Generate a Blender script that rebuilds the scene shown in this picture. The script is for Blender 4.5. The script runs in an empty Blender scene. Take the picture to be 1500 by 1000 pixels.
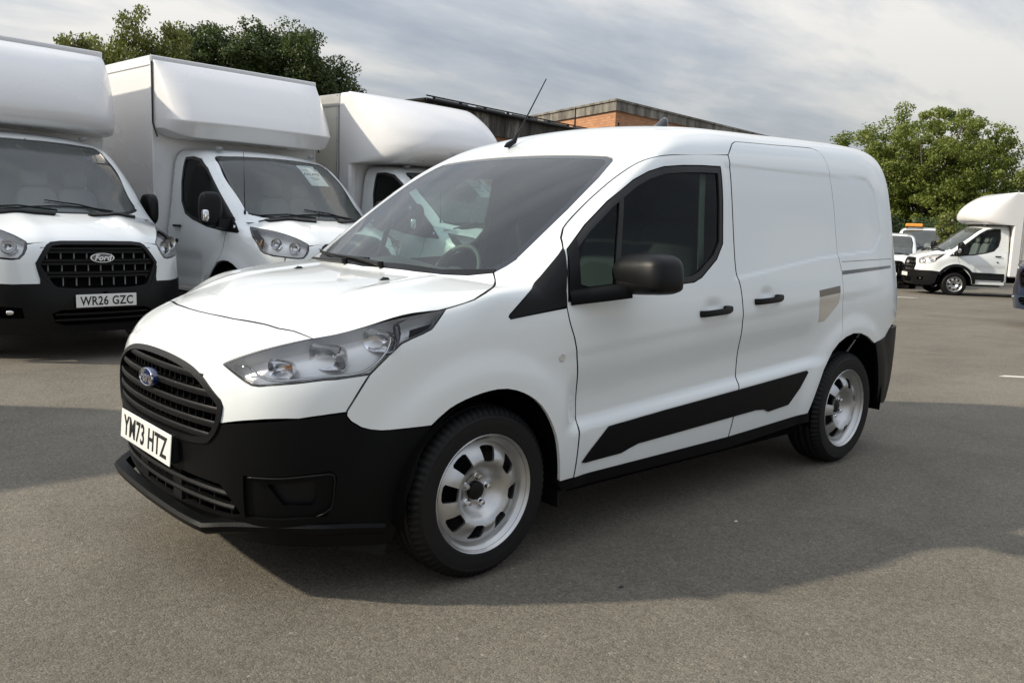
import bpy, math, random
import numpy as np
from mathutils import Vector, Matrix
from mathutils.geometry import delaunay_2d_cdt
random.seed(7); np.random.seed(7)
SC = bpy.context.scene
COL = SC.collection
R = math.radians

# ---------------------------------------------------------------- camera
cam_d = bpy.data.cameras.new('camera'); cam = bpy.data.objects.new('camera', cam_d); COL.objects.link(cam); SC.camera = cam
CAM = (1.9292, 3.1544, 1.2948); YAW, PITCH, ROLL, FPX = -2.3010, -0.1382, 0.0355, 1245.95
_F = Vector((math.cos(PITCH)*math.cos(YAW), math.cos(PITCH)*math.sin(YAW), math.sin(PITCH)))
_R = Vector((math.sin(YAW), -math.cos(YAW), 0)); _U = _R.cross(_F)
_R2 = _R*math.cos(ROLL) + _U*math.sin(ROLL); _U2 = -_R*math.sin(ROLL) + _U*math.cos(ROLL)
cam.matrix_world = Matrix(((_R2.x, _U2.x, -_F.x, CAM[0]), (_R2.y, _U2.y, -_F.y, CAM[1]), (_R2.z, _U2.z, -_F.z, CAM[2]), (0, 0, 0, 1)))
cam_d.sensor_width = 36.0; cam_d.lens = 36.0*FPX/1500.0; cam_d.clip_start = 0.05; cam_d.clip_end = 2000

# ---------------------------------------------------------------- daylight: sun to the left of the camera, low, under broken grey cloud
SUN_AZ, SUN_EL = R(-33.8), R(33.3)
sun_d = bpy.data.lights.new('sun', 'SUN'); sun = bpy.data.objects.new('sun', sun_d); COL.objects.link(sun)
sdir = Vector((math.cos(SUN_EL)*math.cos(SUN_AZ), math.cos(SUN_EL)*math.sin(SUN_AZ), math.sin(SUN_EL)))
sun.rotation_euler = sdir.to_track_quat('Z', 'Y').to_euler(); sun.location = sdir*30
sun_d.energy = 4.2; sun_d.angle = R(1.6); sun_d.color = (1.0, .90, .74)

world = bpy.data.worlds.new('World'); SC.world = world; world.use_nodes = True
nt = world.node_tree; nt.nodes.clear(); N_ = nt.nodes.new; L_ = nt.links.new
wo = N_('ShaderNodeOutputWorld'); bg = N_('ShaderNodeBackground'); L_(bg.outputs[0], wo.inputs[0])
sky = N_('ShaderNodeTexSky'); sky.sky_type = 'NISHITA'; sky.sun_disc = False; sky.sun_elevation = SUN_EL
sky.sun_rotation = math.pi/2 - SUN_AZ; sky.air_density = 1.2; sky.dust_density = 2.0
tc = N_('ShaderNodeTexCoord'); sep = N_('ShaderNodeSeparateXYZ'); L_(tc.outputs['Generated'], sep.inputs[0])
def wmath(op, a, b=None, c=None):
    n = N_('ShaderNodeMath'); n.operation = op
    for i, v in enumerate((a, b, c)):
        if v is None: continue
        if isinstance(v, (int, float)): n.inputs[i].default_value = v
        else: L_(v, n.inputs[i])
    return n.outputs[0]
zc = wmath('MAXIMUM', sep.outputs[2], 0.0)
den = wmath('ADD', zc, 0.17)
px = wmath('DIVIDE', sep.outputs[0], den); py = wmath('DIVIDE', sep.outputs[1], den)
cmb = N_('ShaderNodeCombineXYZ'); L_(px, cmb.inputs[0]); L_(py, cmb.inputs[1])
mp = N_('ShaderNodeMapping'); L_(cmb.outputs[0], mp.inputs[0]); mp.inputs['Rotation'].default_value = (0, 0, R(38)); mp.inputs['Scale'].default_value = (.50, 1.15, 1)
def wnoise(scale, detail, rough, dist, off):
    m2 = N_('ShaderNodeMapping'); L_(mp.outputs[0], m2.inputs[0]); m2.inputs['Location'].default_value = off
    n = N_('ShaderNodeTexNoise'); L_(m2.outputs[0], n.inputs[0]); n.inputs['Scale'].default_value = scale
    n.inputs['Detail'].default_value = detail; n.inputs['Roughness'].default_value = rough; n.inputs['Distortion'].default_value = dist
    return n.outputs[0]
n1 = wnoise(.55, 7, .56, .5, (3.1, 1.7, 0)); n2 = wnoise(1.9, 8, .58, .25, (8.3, 2.2, 0))
dens = wmath('ADD', wmath('MULTIPLY', n1, .62), wmath('MULTIPLY', n2, .38))
cr = N_('ShaderNodeValToRGB'); L_(dens, cr.inputs[0])
e = cr.color_ramp.elements; e[0].position = .43; e[0].color = (.42, .455, .53, 1); e[1].position = .60; e[1].color = (.98, .94, .88, 1)
e2 = cr.color_ramp.elements.new(.50); e2.color = (.57, .60, .645, 1)
# the deck brightens gently overhead and towards the sun
dt = N_('ShaderNodeVectorMath'); dt.operation = 'DOT_PRODUCT'; L_(tc.outputs['Generated'], dt.inputs[0]); dt.inputs[1].default_value = sdir
sg = wmath('POWER', wmath('MULTIPLY_ADD', dt.outputs['Value'], .5, .5), 5.0)
gain = wmath('ADD', wmath('ADD', .52, wmath('MULTIPLY', wmath('POWER', zc, .9), 1.45)), wmath('MULTIPLY', sg, .40))
hor = wmath('POWER', wmath('SUBTRACT', 1.0, zc), 10.0)
mixh = N_('ShaderNodeMix'); mixh.data_type = 'RGBA'; L_(wmath('MULTIPLY', hor, .35), mixh.inputs[0]); L_(cr.outputs[0], mixh.inputs[6]); mixh.inputs[7].default_value = (.78, .79, .81, 1)
sc1 = N_('ShaderNodeVectorMath'); sc1.operation = 'SCALE'; L_(mixh.outputs[2], sc1.inputs[0]); L_(gain, sc1.inputs['Scale'])
mix = N_('ShaderNodeMix'); mix.data_type = 'RGBA'; mix.inputs[0].default_value = .82
sk = N_('ShaderNodeVectorMath'); sk.operation = 'SCALE'; L_(sky.outputs[0], sk.inputs[0]); sk.inputs['Scale'].default_value = 1.0
sc2 = N_('ShaderNodeVectorMath'); sc2.operation = 'SCALE'; L_(sc1.outputs[0], sc2.inputs[0]); sc2.inputs['Scale'].default_value = 10.0
L_(sk.outputs[0], mix.inputs[6]); L_(sc2.outputs[0], mix.inputs[7])
L_(mix.outputs[2], bg.inputs[0]); bg.inputs[1].default_value = 0.10
SC.view_settings.view_transform = 'Standard'; SC.view_settings.look = 'None'; SC.view_settings.exposure = 0.20; SC.view_settings.gamma = 1.0
SC.view_settings.use_curve_mapping = False

# ---------------------------------------------------------------- smooth numeric helpers
def table(pts, lo, hi, sigma=0.0, n=1200):
    """monotone cubic through pts, lightly smoothed -> fast lookup"""
    pts = sorted(pts); xs = np.array([p[0] for p in pts], float); ys = np.array([p[1] for p in pts], float)
    h = np.diff(xs); dl = np.diff(ys) / h; m = np.zeros(len(xs))
    for i in range(1, len(xs) - 1):
        if dl[i-1] * dl[i] > 0:
            w1 = 2*h[i] + h[i-1]; w2 = h[i] + 2*h[i-1]
            m[i] = (w1 + w2) / (w1/dl[i-1] + w2/dl[i])
    m[0] = dl[0]; m[-1] = dl[-1]
    X = np.linspace(lo, hi, n); Xc = np.clip(X, xs[0], xs[-1])
    k = np.clip(np.searchsorted(xs, Xc) - 1, 0, len(xs) - 2)
    t = (Xc - xs[k]) / h[k]
    Y = ((2*t**3 - 3*t**2 + 1)*ys[k] + (t**3 - 2*t**2 + t)*h[k]*m[k] + (-2*t**3 + 3*t**2)*ys[k+1] + (t**3 - t**2)*h[k]*m[k+1])
    Y = np.where(X < xs[0], ys[0] + (X - xs[0])*m[0], Y); Y = np.where(X > xs[-1], ys[-1] + (X - xs[-1])*m[-1], Y)
    if sigma > 0:
        s = sigma / (X[1] - X[0]); r = int(4*s) + 1; g = np.exp(-0.5*(np.arange(-r, r+1)/s)**2); g /= g.sum()
        Yp = np.concatenate([Y[0] + (Y[1]-Y[0])*np.arange(-r, 0), Y, Y[-1] + (Y[-1]-Y[-2])*np.arange(1, r+1)])
        Y = np.convolve(Yp, g, 'valid')
    return lambda v: np.interp(v, X, Y)

def smax(a, b, k):
    h = np.maximum(k - np.abs(a - b), 0.0) / k
    return np.maximum(a, b) + h*h*h*k/6.0
def smin(a, b, k): return -smax(-a, -b, k)
def sstep(a, b, v):
    t = np.clip((v - a) / (b - a), 0, 1); return t*t*t*(t*(6*t - 15) + 10)
def poly_sdf(px, pz, poly):
    """signed distance (negative inside) to a 2D polygon"""
    poly = np.asarray(poly, float); a = poly; b = np.roll(poly, -1, 0)
    d = np.full(px.shape, 1e9); ins = np.zeros(px.shape, bool)
    for (ax, az), (bx, bz) in zip(a, b):
        ex, ez = bx-ax, bz-az; t = np.clip(((px-ax)*ex + (pz-az)*ez)/(ex*ex+ez*ez), 0, 1)
        d = np.minimum(d, (px-ax-t*ex)**2 + (pz-az-t*ez)**2)
        c = ((az > pz) != (bz > pz)); 
        with np.errstate(divide='ignore', invalid='ignore'):
            xi = ax + (pz-az)*ex/(ez if ez else 1e-12)
        ins ^= c & (px < xi)
    d = np.sqrt(d); return np.where(ins, -d, d)

def cast(f, O, D, t0, t1, n=160):
    """first root of f along rays O + t D"""
    O = np.asarray(O, float); D = np.asarray(D, float); D = np.broadcast_to(D, O.shape)
    T = np.linspace(t0, t1, n); lo = np.full(len(O), t0); hi = np.full(len(O), np.nan); prev = f(O + D*t0)
    alive = np.ones(len(O), bool)
    for k in range(1, n):
        idx = np.where(alive)[0]
        if not len(idx): break
        v = f(O[idx] + D[idx]*T[k]); hit = v <= 0
        hi[idx[hit]] = T[k]; lo[idx[hit]] = T[k-1]; alive[idx[hit]] = False
    bad = np.isnan(hi); hi[bad] = t1; lo[bad] = t1
    for _ in range(22):
        m = (lo + hi)/2; v = f(O + D*m[:, None]); neg = v <= 0
        hi = np.where(neg, m, hi); lo = np.where(neg, lo, m)
    return O + D*((lo+hi)/2)[:, None], bad

def grad(f, P, e=0.002):
    g = np.stack([f(P + np.array(d)*e) - f(P - np.array(d)*e) for d in ((1,0,0),(0,1,0),(0,0,1))], -1)
    return g / (np.linalg.norm(g, axis=1, keepdims=True) + 1e-12)
# ---------------------------------------------------------------- meshes, panels, materials
def put(o, parent=None):
    COL.objects.link(o)
    if parent is not None: o.parent = parent
    return o
def mk(name, V, F, mat, parent=None, N=None, smooth=True, label=None):
    me = bpy.data.meshes.new(name); me.from_pydata([tuple(map(float, v)) for v in V], [], [tuple(map(int, f)) for f in F]); 
    for m in (mat if isinstance(mat, (list, tuple)) else [mat]): me.materials.append(m)
    if smooth: me.polygons.foreach_set('use_smooth', [True]*len(me.polygons))
    if N is not None and name == 'headlamp': me.materials.append(M_LAMPIN); me.polygons.foreach_set('material_index', [1 if len(f) == 4 else 0 for f in F])
    if N is not None and name in ('front_door', 'sliding_door', 'bonnet'):   # shut faces coloured dark to imitate shade in the gaps
        me.materials.append(M_SEAL_SHADE); me.polygons.foreach_set('material_index', [1 if len(f) == 4 else 0 for f in F])
    if N is not None: me.normals_split_custom_set_from_vertices([tuple(map(float, n)) for n in N])
    o = put(bpy.data.objects.new(name, me), parent)
    if label: o['label'] = label
    return o
def tag(o, label=None, cat=None, group=None, kind=None):
    for k, v in (('label', label), ('category', cat), ('group', group), ('kind', kind)):
        if v: o[k] = v
    return o
def thing(name, label, cat, loc=(0, 0, 0), rz=0.0, group=None):
    o = put(bpy.data.objects.new(name, None)); o.location = loc; o.rotation_euler = (0, 0, rz); o.empty_display_size = .2
    return tag(o, label, cat, group)
def copy_tree(o, parent=None):
    c = o.copy(); COL.objects.link(c); c.parent = parent
    for ch in list(o.children): copy_tree(ch, c)
    return c

class MB:
    """collects simple solids into one mesh"""
    def __init__(s): s.V = []; s.F = []
    def add(s, V, F):
        b = len(s.V); s.V += [tuple(v) for v in V]; s.F += [tuple(i + b for i in f) for f in F]; return s
    def box(s, x0, x1, y0, y1, z0, z1, bev=0.0):
        if bev <= 0:
            V = [(x, y, z) for x in (x0, x1) for y in (y0, y1) for z in (z0, z1)]
            return s.add(V, [(0,1,3,2),(4,6,7,5),(0,4,5,1),(2,3,7,6),(0,2,6,4),(1,5,7,3)])
        b = min(bev, (x1-x0)/2.01, (y1-y0)/2.01, (z1-z0)/2.01); V = []; idx = {}
        for i, x in enumerate((x0, x1)):
            for j, y in enumerate((y0, y1)):
                for k, z in enumerate((z0, z1)):
                    sx, sy, sz = (b if i == 0 else -b), (b if j == 0 else -b), (b if k == 0 else -b)
                    for a, v in enumerate(((x, y+sy, z+sz), (x+sx, y, z+sz), (x+sx, y+sy, z))):
                        idx[i,j,k,a] = len(V); V.append(v)
        F = []
        q = ((0,0),(1,0),(1,1),(0,1))
        for i in (0, 1): F.append([idx[i,a,b_,0] for a, b_ in q][::1 if i else -1])
        for j in (0, 1): F.append([idx[a,j,b_,1] for a, b_ in q][::-1 if j else 1])
        for k in (0, 1): F.append([idx[a,b_,k,2] for a, b_ in q][::1 if k else -1])
        for a in (0, 1):
            for b_ in (0, 1):
                f = [idx[0,a,b_,1], idx[1,a,b_,1], idx[1,a,b_,2], idx[0,a,b_,2]]; F.append(f if a == b_ else f[::-1])
                f = [idx[a,0,b_,0], idx[a,0,b_,2], idx[a,1,b_,2], idx[a,1,b_,0]]; F.append(f if a == b_ else f[::-1])
                f = [idx[a,b_,0,0], idx[a,b_,1,0], idx[a,b_,1,1], idx[a,b_,0,1]]; F.append(f if a == b_ else f[::-1])
        for i in (0, 1):
            for j in (0, 1):
                for k in (0, 1):
                    f = [idx[i,j,k,0], idx[i,j,k,1], idx[i,j,k,2]]; F.append(f if (i+j+k) % 2 else f[::-1])
        return s.add(V, F)
    def tube(s, pts, r, n=8, cap=True):
        pts = [Vector(p) for p in pts]; rs = r if isinstance(r, (list, tuple)) else [r]*len(pts)
        b = len(s.V); up = Vector((0, 0, 1)); u = None
        for i, p in enumerate(pts):
            d = ((pts[min(i+1, len(pts)-1)] - pts[max(i-1, 0)])).normalized()
            if u is None: u = d.cross(up if abs(d.z) < .95 else Vector((1, 0, 0))).normalized()
            u = (u - d*u.dot(d)).normalized(); w = d.cross(u)
            for k in range(n):
                a = 2*math.pi*k/n; s.V.append(tuple(p + (u*math.cos(a) + w*math.sin(a))*rs[i]))
        for i in range(len(pts)-1):
            for k in range(n):
                k2 = (k+1) % n; s.F.append((b+i*n+k, b+i*n+k2, b+(i+1)*n+k2, b+(i+1)*n+k))
        if cap: s.F.append(tuple(b+k for k in range(n))[::-1]); s.F.append(tuple(b+(len(pts)-1)*n+k for k in range(n)))
        return s
    def sweep(s, pts, prof, up=(0, 0, 1), closed=True):
        """profile (a,b): a along outward side vector, b along up"""
        b = len(s.V); up = Vector(up); n = len(prof); pts = [Vector(p) for p in pts]
        for i, p in enumerate(pts):
            d = (pts[min(i+1, len(pts)-1)] - pts[max(i-1, 0)]).normalized(); w = d.cross(up).normalized(); u2 = w.cross(d)
            for a_, b_ in prof: s.V.append(tuple(p + w*a_ + u2*b_))
        for i in range(len(pts)-1):
            for k in range(n if closed else n-1):
                k2 = (k+1) % n; s.F.append((b+i*n+k, b+(i+1)*n+k, b+(i+1)*n+k2, b+i*n+k2))
        s.F.append(tuple(b+k for k in range(n))); s.F.append(tuple(b+(len(pts)-1)*n+k for k in range(n))[::-1])
        return s
    def lathe(s, prof, n=48, axis='y', org=(0, 0, 0), cap=False):
        """prof (r, t): t along axis"""
        b = len(s.V); m = len(prof)
        for k in range(n):
            a = 2*math.pi*k/n; c, q = math.cos(a), math.sin(a)
            for r, t in prof:
                v = {'y': (r*c, t, r*q), 'x': (t, r*c, r*q), 'z': (r*c, r*q, t)}[axis]
                s.V.append((v[0]+org[0], v[1]+org[1], v[2]+org[2]))
        for k in range(n):
            k2 = (k+1) % n
            for i in range(m-1): s.F.append((b+k*m+i, b+k*m+i+1, b+k2*m+i+1, b+k2*m+i))
        if cap:
            s.F.append(tuple(b+k*m for k in range(n))); s.F.append(tuple(b+k*m+m-1 for k in range(n))[::-1])
        return s
    def xf(s, M):
        s.V = [tuple(M @ Vector(v)) for v in s.V]; return s
    def mirror(s):
        s.V = [(v[0], -v[1], v[2]) for v in s.V]; s.F = [f[::-1] for f in s.F]; return s
    def build(s, name, mat, parent=None, smooth=False, label=None, fix=True, auto=None):
        o = mk(name, s.V, s.F, mat, parent, None, smooth, label)
        if fix or auto:
            import bmesh
            bm = bmesh.new(); bm.from_mesh(o.data)
            if fix: bmesh.ops.recalc_face_normals(bm, faces=bm.faces)
            if auto:
                for e_ in bm.edges:
                    if len(e_.link_faces) == 2 and e_.calc_face_angle(0) > R(auto): e_.smooth = False
                for f_ in bm.faces: f_.smooth = True
            bm.to_mesh(o.data); bm.free()
        return o

def basis(d):
    d = np.array(d, float); d /= np.linalg.norm(d)
    up = np.array((0, 0, 1.)) if abs(d[2]) < .95 else np.array((-1., 0, 0))
    e1 = np.cross(up, d); e1 /= np.linalg.norm(e1); e2 = np.cross(d, e1); return d, e1, e2
def resample(P, h, closed=True):
    P = np.asarray(P, float); out = []
    n = len(P)
    for i in range(n if closed else n-1):
        a, b = P[i], P[(i+1) % n]; k = max(1, int(math.ceil(np.linalg.norm(b-a)/h)))
        for j in range(k): out.append(a + (b-a)*j/k)
    if not closed: out.append(P[-1])
    return np.array(out)
def area2(P): x, y = P[:,0], P[:,1]; return .5*np.sum(x*np.roll(y,-1) - np.roll(x,-1)*y)
def inset(P, g):
    if area2(P) < 0: P = P[::-1]
    a = np.roll(P, 1, 0); b = np.roll(P, -1, 0); d1 = P-a; d2 = b-P
    d1 /= np.linalg.norm(d1, axis=1, keepdims=True)+1e-12; d2 /= np.linalg.norm(d2, axis=1, keepdims=True)+1e-12
    n1 = np.stack([-d1[:,1], d1[:,0]], 1); n2 = np.stack([-d2[:,1], d2[:,0]], 1); m = n1+n2; m /= np.linalg.norm(m, axis=1, keepdims=True)+1e-12
    c = np.maximum((m*n1).sum(1), .5); return P + m*(g/c)[:, None]
def smooth_curve(P, h=.03, closed=False):
    """Catmull-Rom through points"""
    P = np.asarray(P, float); n = len(P); out = []
    for i in range(n if closed else n-1):
        if closed: p0, p1, p2, p3 = P[i-1], P[i], P[(i+1) % n], P[(i+2) % n]
        else: p0, p1, p2, p3 = P[max(i-1, 0)], P[i], P[i+1], P[min(i+2, n-1)]
        k = max(1, int(np.linalg.norm(p2-p1)/h))
        for j in range(k):
            t = j/k; out.append(.5*((2*p1) + (-p0+p2)*t + (2*p0-5*p1+4*p2-p3)*t*t + (-p0+3*p1-3*p2+p3)*t**3))
    if not closed: out.append(P[-1])
    return np.array(out)
def panel(f, outer, dirn, holes=(), gap=.0022, flange=.014, h=.03, off=0.0, flip_flange=False):
    """sheet following the body surface f (sunk by off), trimmed to an outline seen along dirn"""
    d, e1, e2 = basis(dirn)
    def to2(P):
        P = np.asarray(P, float); return P if P.shape[1] == 2 else np.stack([P @ e1, P @ e2], 1)
    o3 = resample(np.asarray(outer, float), h*.7); o2 = to2(o3)
    if o3.shape[1] == 2: o3 = np.stack([o2[:,0], o2[:,0]*0+9, o2[:,1]], 1)
    if area2(o2) < 0: o3 = o3[::-1]; o2 = o2[::-1]
    midm = np.abs(o3[:,1]) < 1e-5; raw = o2; o2 = inset(o2, gap); o2[midm & np.roll(midm,1) & np.roll(midm,-1)] = raw[midm & np.roll(midm,1) & np.roll(midm,-1)]
    h2 = [inset(resample(to2(q), h*.7), -gap) for q in holes]
    lo, hi = o2.min(0), o2.max(0)
    gx = np.arange(lo[0], hi[0], h); gy = np.arange(lo[1], hi[1], h*.866)
    G = np.array([(x + (h/2 if j % 2 else 0), y) for j, y in enumerate(gy) for x in gx])
    keep = poly_sdf(G[:,0], G[:,1], o2) < -h*.45
    for q in h2: keep &= poly_sdf(G[:,0], G[:,1], q) > h*.45
    G = G[keep]; loops = [o2] + h2; pts = np.concatenate(loops + [G]); edges = []; b = 0
    for q in loops: edges += [(b+i, b+(i+1) % len(q)) for i in range(len(q))]; b += len(q)
    res = delaunay_2d_cdt([Vector((float(x), float(y))) for x, y in pts], edges, [], 0, 1e-6)
    V2 = np.array([(v.x, v.y) for v in res[0]]); T = np.array([t for t in res[2] if len(t) == 3]); E2 = res[1]
    c = V2[T].mean(1); k = poly_sdf(c[:,0], c[:,1], o2) < 0
    for q in h2: k &= poly_sdf(c[:,0], c[:,1], q) > 0
    T = T[k]
    O = V2[:, :1]*e1 + V2[:, 1:]*e2 + d*3.0
    g = (lambda P: f(P) + off)
    V, bad = cast(g, O, -d, .2, 6.5, 110)
    T = T[~bad[T].any(1)]
    used = np.zeros(len(V), bool); used[T.ravel()] = True; remap = -np.ones(len(V), int); remap[used] = np.arange(used.sum()); V = V[used]; T = remap[T]
    if midm.sum() > 1: m_ = np.abs(V[:,1]) < .0065; V[m_, 1] = 0
    N = grad(f, V)
    if midm.sum() > 1: N[m_, 1] = 0
    a = V[T[:,1]]-V[T[:,0]]; bb = V[T[:,2]]-V[T[:,0]]; nn = np.cross(a, bb); fl = (nn*N[T[:,0]]).sum(1) < 0; T[fl] = T[fl][:, ::-1]
    F = [tuple(t) for t in T]
    if flange:
        cnt = {}
        for t in F:
            for i in range(3): cnt[(t[i], t[(i+1) % 3])] = 1
        bd = [e_ for e_ in cnt if (e_[1], e_[0]) not in cnt]
        if midm.sum() > 1: bd = [e_ for e_ in bd if not (abs(V[e_[0]][1]) < .0065 and abs(V[e_[1]][1]) < .0065)]
        ids = sorted({i for e_ in bd for i in e_}); base = len(V); m = {i: base+j for j, i in enumerate(ids)}; n = len(ids)
        # outward side direction per boundary vertex
        side = np.zeros((n, 3)); pos = {i: j for j, i in enumerate(ids)}
        for i, j in bd:
            t = V[j]-V[i]; s = np.cross(t, N[i]); s /= np.linalg.norm(s)+1e-12; side[pos[i]] += s; side[pos[j]] += s
        side /= np.linalg.norm(side, axis=1, keepdims=True)+1e-12
        A = V[ids]; NA = N[ids]
        V = np.concatenate([V, A, A - NA*flange]); N = np.concatenate([N, side, side])
        F += [(m[j], m[i], m[i]+n, m[j]+n) for i, j in bd]
    return V, F, N
def mir(vfn):
    V, F, N = vfn; s = np.array((1, -1, 1.)); return V*s, [tuple(f[::-1]) for f in F], N*s
def join(*l):
    V = []; F = []; N = []; b = 0
    for v, f, n in l: V.append(v); N.append(n); F += [tuple(i+b for i in t) for t in f]; b += len(v)
    return np.concatenate(V), F, np.concatenate(N)
def both(name, vfn, mat, parent, label=None):
    a = mk(name, vfn[0], vfn[1], mat, parent, vfn[2]); m = mir(vfn); b = mk(name, m[0], m[1], mat, parent, m[2]); return a, b

MATS = {}
def mat(name, col, rough=.5, metal=0.0, coat=0.0, var=.06, vscale=6.0, bump=0.0, bscale=200.0, spec=.5, emit=None, trans=0.0, coatr=.03, dirt=None):
    if name in MATS: return MATS[name]
    m = bpy.data.materials.new(name); m.use_nodes = True; nt = m.node_tree; b = nt.nodes['Principled BSDF']; MATS[name] = m
    N = nt.nodes.new; L = nt.links.new
    tcn = N('ShaderNodeTexCoord'); nz = N('ShaderNodeTexNoise'); nz.inputs['Scale'].default_value = vscale; nz.inputs['Detail'].default_value = 6; L(tcn.outputs['Object'], nz.inputs[0])
    mx = N('ShaderNodeMix'); mx.data_type = 'RGBA'; L(nz.outputs[0], mx.inputs[0])
    c = np.array(col[:3]); mx.inputs[6].default_value = (*np.clip(c*(1-var), 0, 1), 1); mx.inputs[7].default_value = (*np.clip(c*(1+var), 0, 1), 1)
    out = mx.outputs[2]
    if dirt:  # (colour, height, strength): road film low on the panels
        sp = N('ShaderNodeSeparateXYZ'); L(tcn.outputs['Object'], sp.inputs[0])
        mr = N('ShaderNodeMapRange'); L(sp.outputs[2], mr.inputs[0]); mr.inputs[1].default_value = dirt[1]; mr.inputs[2].default_value = .1; mr.inputs[3].default_value = 0; mr.inputs[4].default_value = dirt[2]
        n2 = N('ShaderNodeTexNoise'); n2.inputs['Scale'].default_value = 9; n2.inputs['Detail'].default_value = 8; L(tcn.outputs['Object'], n2.inputs[0])
        mu = N('ShaderNodeMath'); mu.operation = 'MULTIPLY'; L(mr.outputs[0], mu.inputs[0]); L(n2.outputs[0], mu.inputs[1])
        m3 = N('ShaderNodeMix'); m3.data_type = 'RGBA'; L(mu.outputs[0], m3.inputs[0]); L(out, m3.inputs[6]); m3.inputs[7].default_value = (*dirt[0], 1); out = m3.outputs[2]
    L(out, b.inputs['Base Color'])
    mr2 = N('ShaderNodeMapRange'); L(nz.outputs[0], mr2.inputs[0]); mr2.inputs[3].default_value = max(rough*.85, .01); mr2.inputs[4].default_value = min(rough*1.15, 1); L(mr2.outputs[0], b.inputs['Roughness'])
    b.inputs['Metallic'].default_value = metal; b.inputs['Coat Weight'].default_value = coat; b.inputs['Coat Roughness'].default_value = coatr; b.inputs['Coat IOR'].default_value = 1.65
    b.inputs['Specular IOR Level'].default_value = spec; b.inputs['Transmission Weight'].default_value = trans
    if bump:
        bz = N('ShaderNodeTexNoise'); bz.inputs['Scale'].default_value = bscale; bz.inputs['Detail'].default_value = 4; L(tcn.outputs['Object'], bz.inputs[0])
        bp = N('ShaderNodeBump'); bp.inputs['Strength'].default_value = bump; bp.inputs['Distance'].default_value = .002; L(bz.outputs[0], bp.inputs['Height']); L(bp.outputs[0], b.inputs['Normal'])
    if emit: b.inputs['Emission Color'].default_value = (*emit[0], 1); b.inputs['Emission Strength'].default_value = emit[1]
    return m
def glass_mat(name, tint, refl=1.0, ior=1.5, haze=0.0):
    if name in MATS: return MATS[name]
    m = bpy.data.materials.new(name); m.use_nodes = True; nt = m.node_tree; nt.nodes.clear(); N = nt.nodes.new; L = nt.links.new; MATS[name] = m
    o = N('ShaderNodeOutputMaterial'); mx = N('ShaderNodeMixShader'); t = N('ShaderNodeBsdfTransparent'); g = N('ShaderNodeBsdfGlossy'); fr = N('ShaderNodeFresnel')
    fr.inputs['IOR'].default_value = ior; g.inputs['Roughness'].default_value = .0; t.inputs[0].default_value = (*tint, 1); g.inputs[0].default_value = (refl, refl, refl, 1)
    tcn = N('ShaderNodeTexCoord'); nz = N('ShaderNodeTexNoise'); nz.inputs['Scale'].default_value = 2.2; L(tcn.outputs['Object'], nz.inputs[0])
    bp = N('ShaderNodeBump'); bp.inputs['Strength'].default_value = .02; bp.inputs['Distance'].default_value = .01; L(nz.outputs[0], bp.inputs['Height']); L(bp.outputs[0], g.inputs['Normal'])
    L(fr.outputs[0], mx.inputs[0]); L(t.outputs[0], mx.inputs[1]); L(g.outputs[0], mx.inputs[2]); 
    if haze:   # road film with a painted haze that lightens the pane
        df = N('ShaderNodeBsdfDiffuse'); df.inputs[0].default_value = (.50, .56, .54, 1); m2 = N('ShaderNodeMixShader'); n3 = N('ShaderNodeTexNoise'); n3.inputs['Scale'].default_value = 3; n3.inputs['Detail'].default_value = 6; L(tcn.outputs['Object'], n3.inputs[0])
        mr = N('ShaderNodeMapRange'); mr.inputs[3].default_value = haze*.6; mr.inputs[4].default_value = haze*1.4; L(n3.outputs[0], mr.inputs[0]); L(mr.outputs[0], m2.inputs[0]); L(mx.outputs[0], m2.inputs[1]); L(df.outputs[0], m2.inputs[2]); L(m2.outputs[0], o.inputs[0]); return m
    L(mx.outputs[0], o.inputs[0]); return m

M_WHITE = mat('white_paint', (.77, .805, .80), .35, 0, 1.0, .012, 3, dirt=((.42, .38, .33), .55, .28))
M_WHITE2 = mat('white_paint_plain', (.76, .79, .785), .35, 0, 1.0, .015, 3)
M_GRP = mat('white_gelcoat', (.76, .755, .75), .28, 0, .6, .02, 1.5, coatr=.12)
M_TRIM = mat('black_trim', (.0065, .0068, .0072), .38, 0, 0, .12, 8, bump=.25, bscale=700, spec=.22)
M_BUMP = mat('black_bumper', (.003, .0032, .0035), .45, 0, 0, .15, 5, bump=.3, bscale=900, spec=.13)
M_GLOSSK = mat('gloss_black', (.008, .008, .009), .08, 0, .5, .05)
M_SEAL_SHADE = mat('seal_and_gap_shade', (.012, .012, .012), .55)
M_DARK = mat('dark_inner', (.005, .005, .005), .95, spec=.0)
M_TYRE = mat('tyre_rubber', (.0085, .0082, .008), .55, 0, 0, .3, 14, bump=.2, bscale=300, spec=.25)
M_RIM = mat('silver_steel', (.52, .52, .51), .34, .85, .2, .14, 30, coatr=.2)
M_CHROME = mat('chrome', (.75, .75, .76), .08, 1.0, 0, .02)
M_SATIN = mat('satin_reflector', (.80, .80, .81), .16, 1.0, 0, .05)
M_LAMPIN = mat('lamp_housing', (.80, .79, .77), .30, .35, 0, .12)
M_GREYPL = mat('grey_plastic', (.22, .225, .23), .6, 0, 0, .08, 20)
M_SEAT = mat('seat_cloth', (.045, .048, .052), .9, 0, 0, .2, 60, bump=.5, bscale=500)
M_DASH = mat('dashboard_plastic', (.04, .044, .046), .55, 0, 0, .1, 20, bump=.3, bscale=400)
M_LINER = mat('headliner', (.30, .30, .29), .9)
M_PLATE = mat('plate_white', (.80, .80, .77), .4, 0, .3, .02)
M_PTXT = mat('plate_black', (.01, .01, .01), .5)
M_AMBER = mat('amber_lens', (.85, .30, .03), .2, 0, .5)
M_RED = mat('red_lens', (.45, .015, .012), .15, 0, .8)
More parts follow.
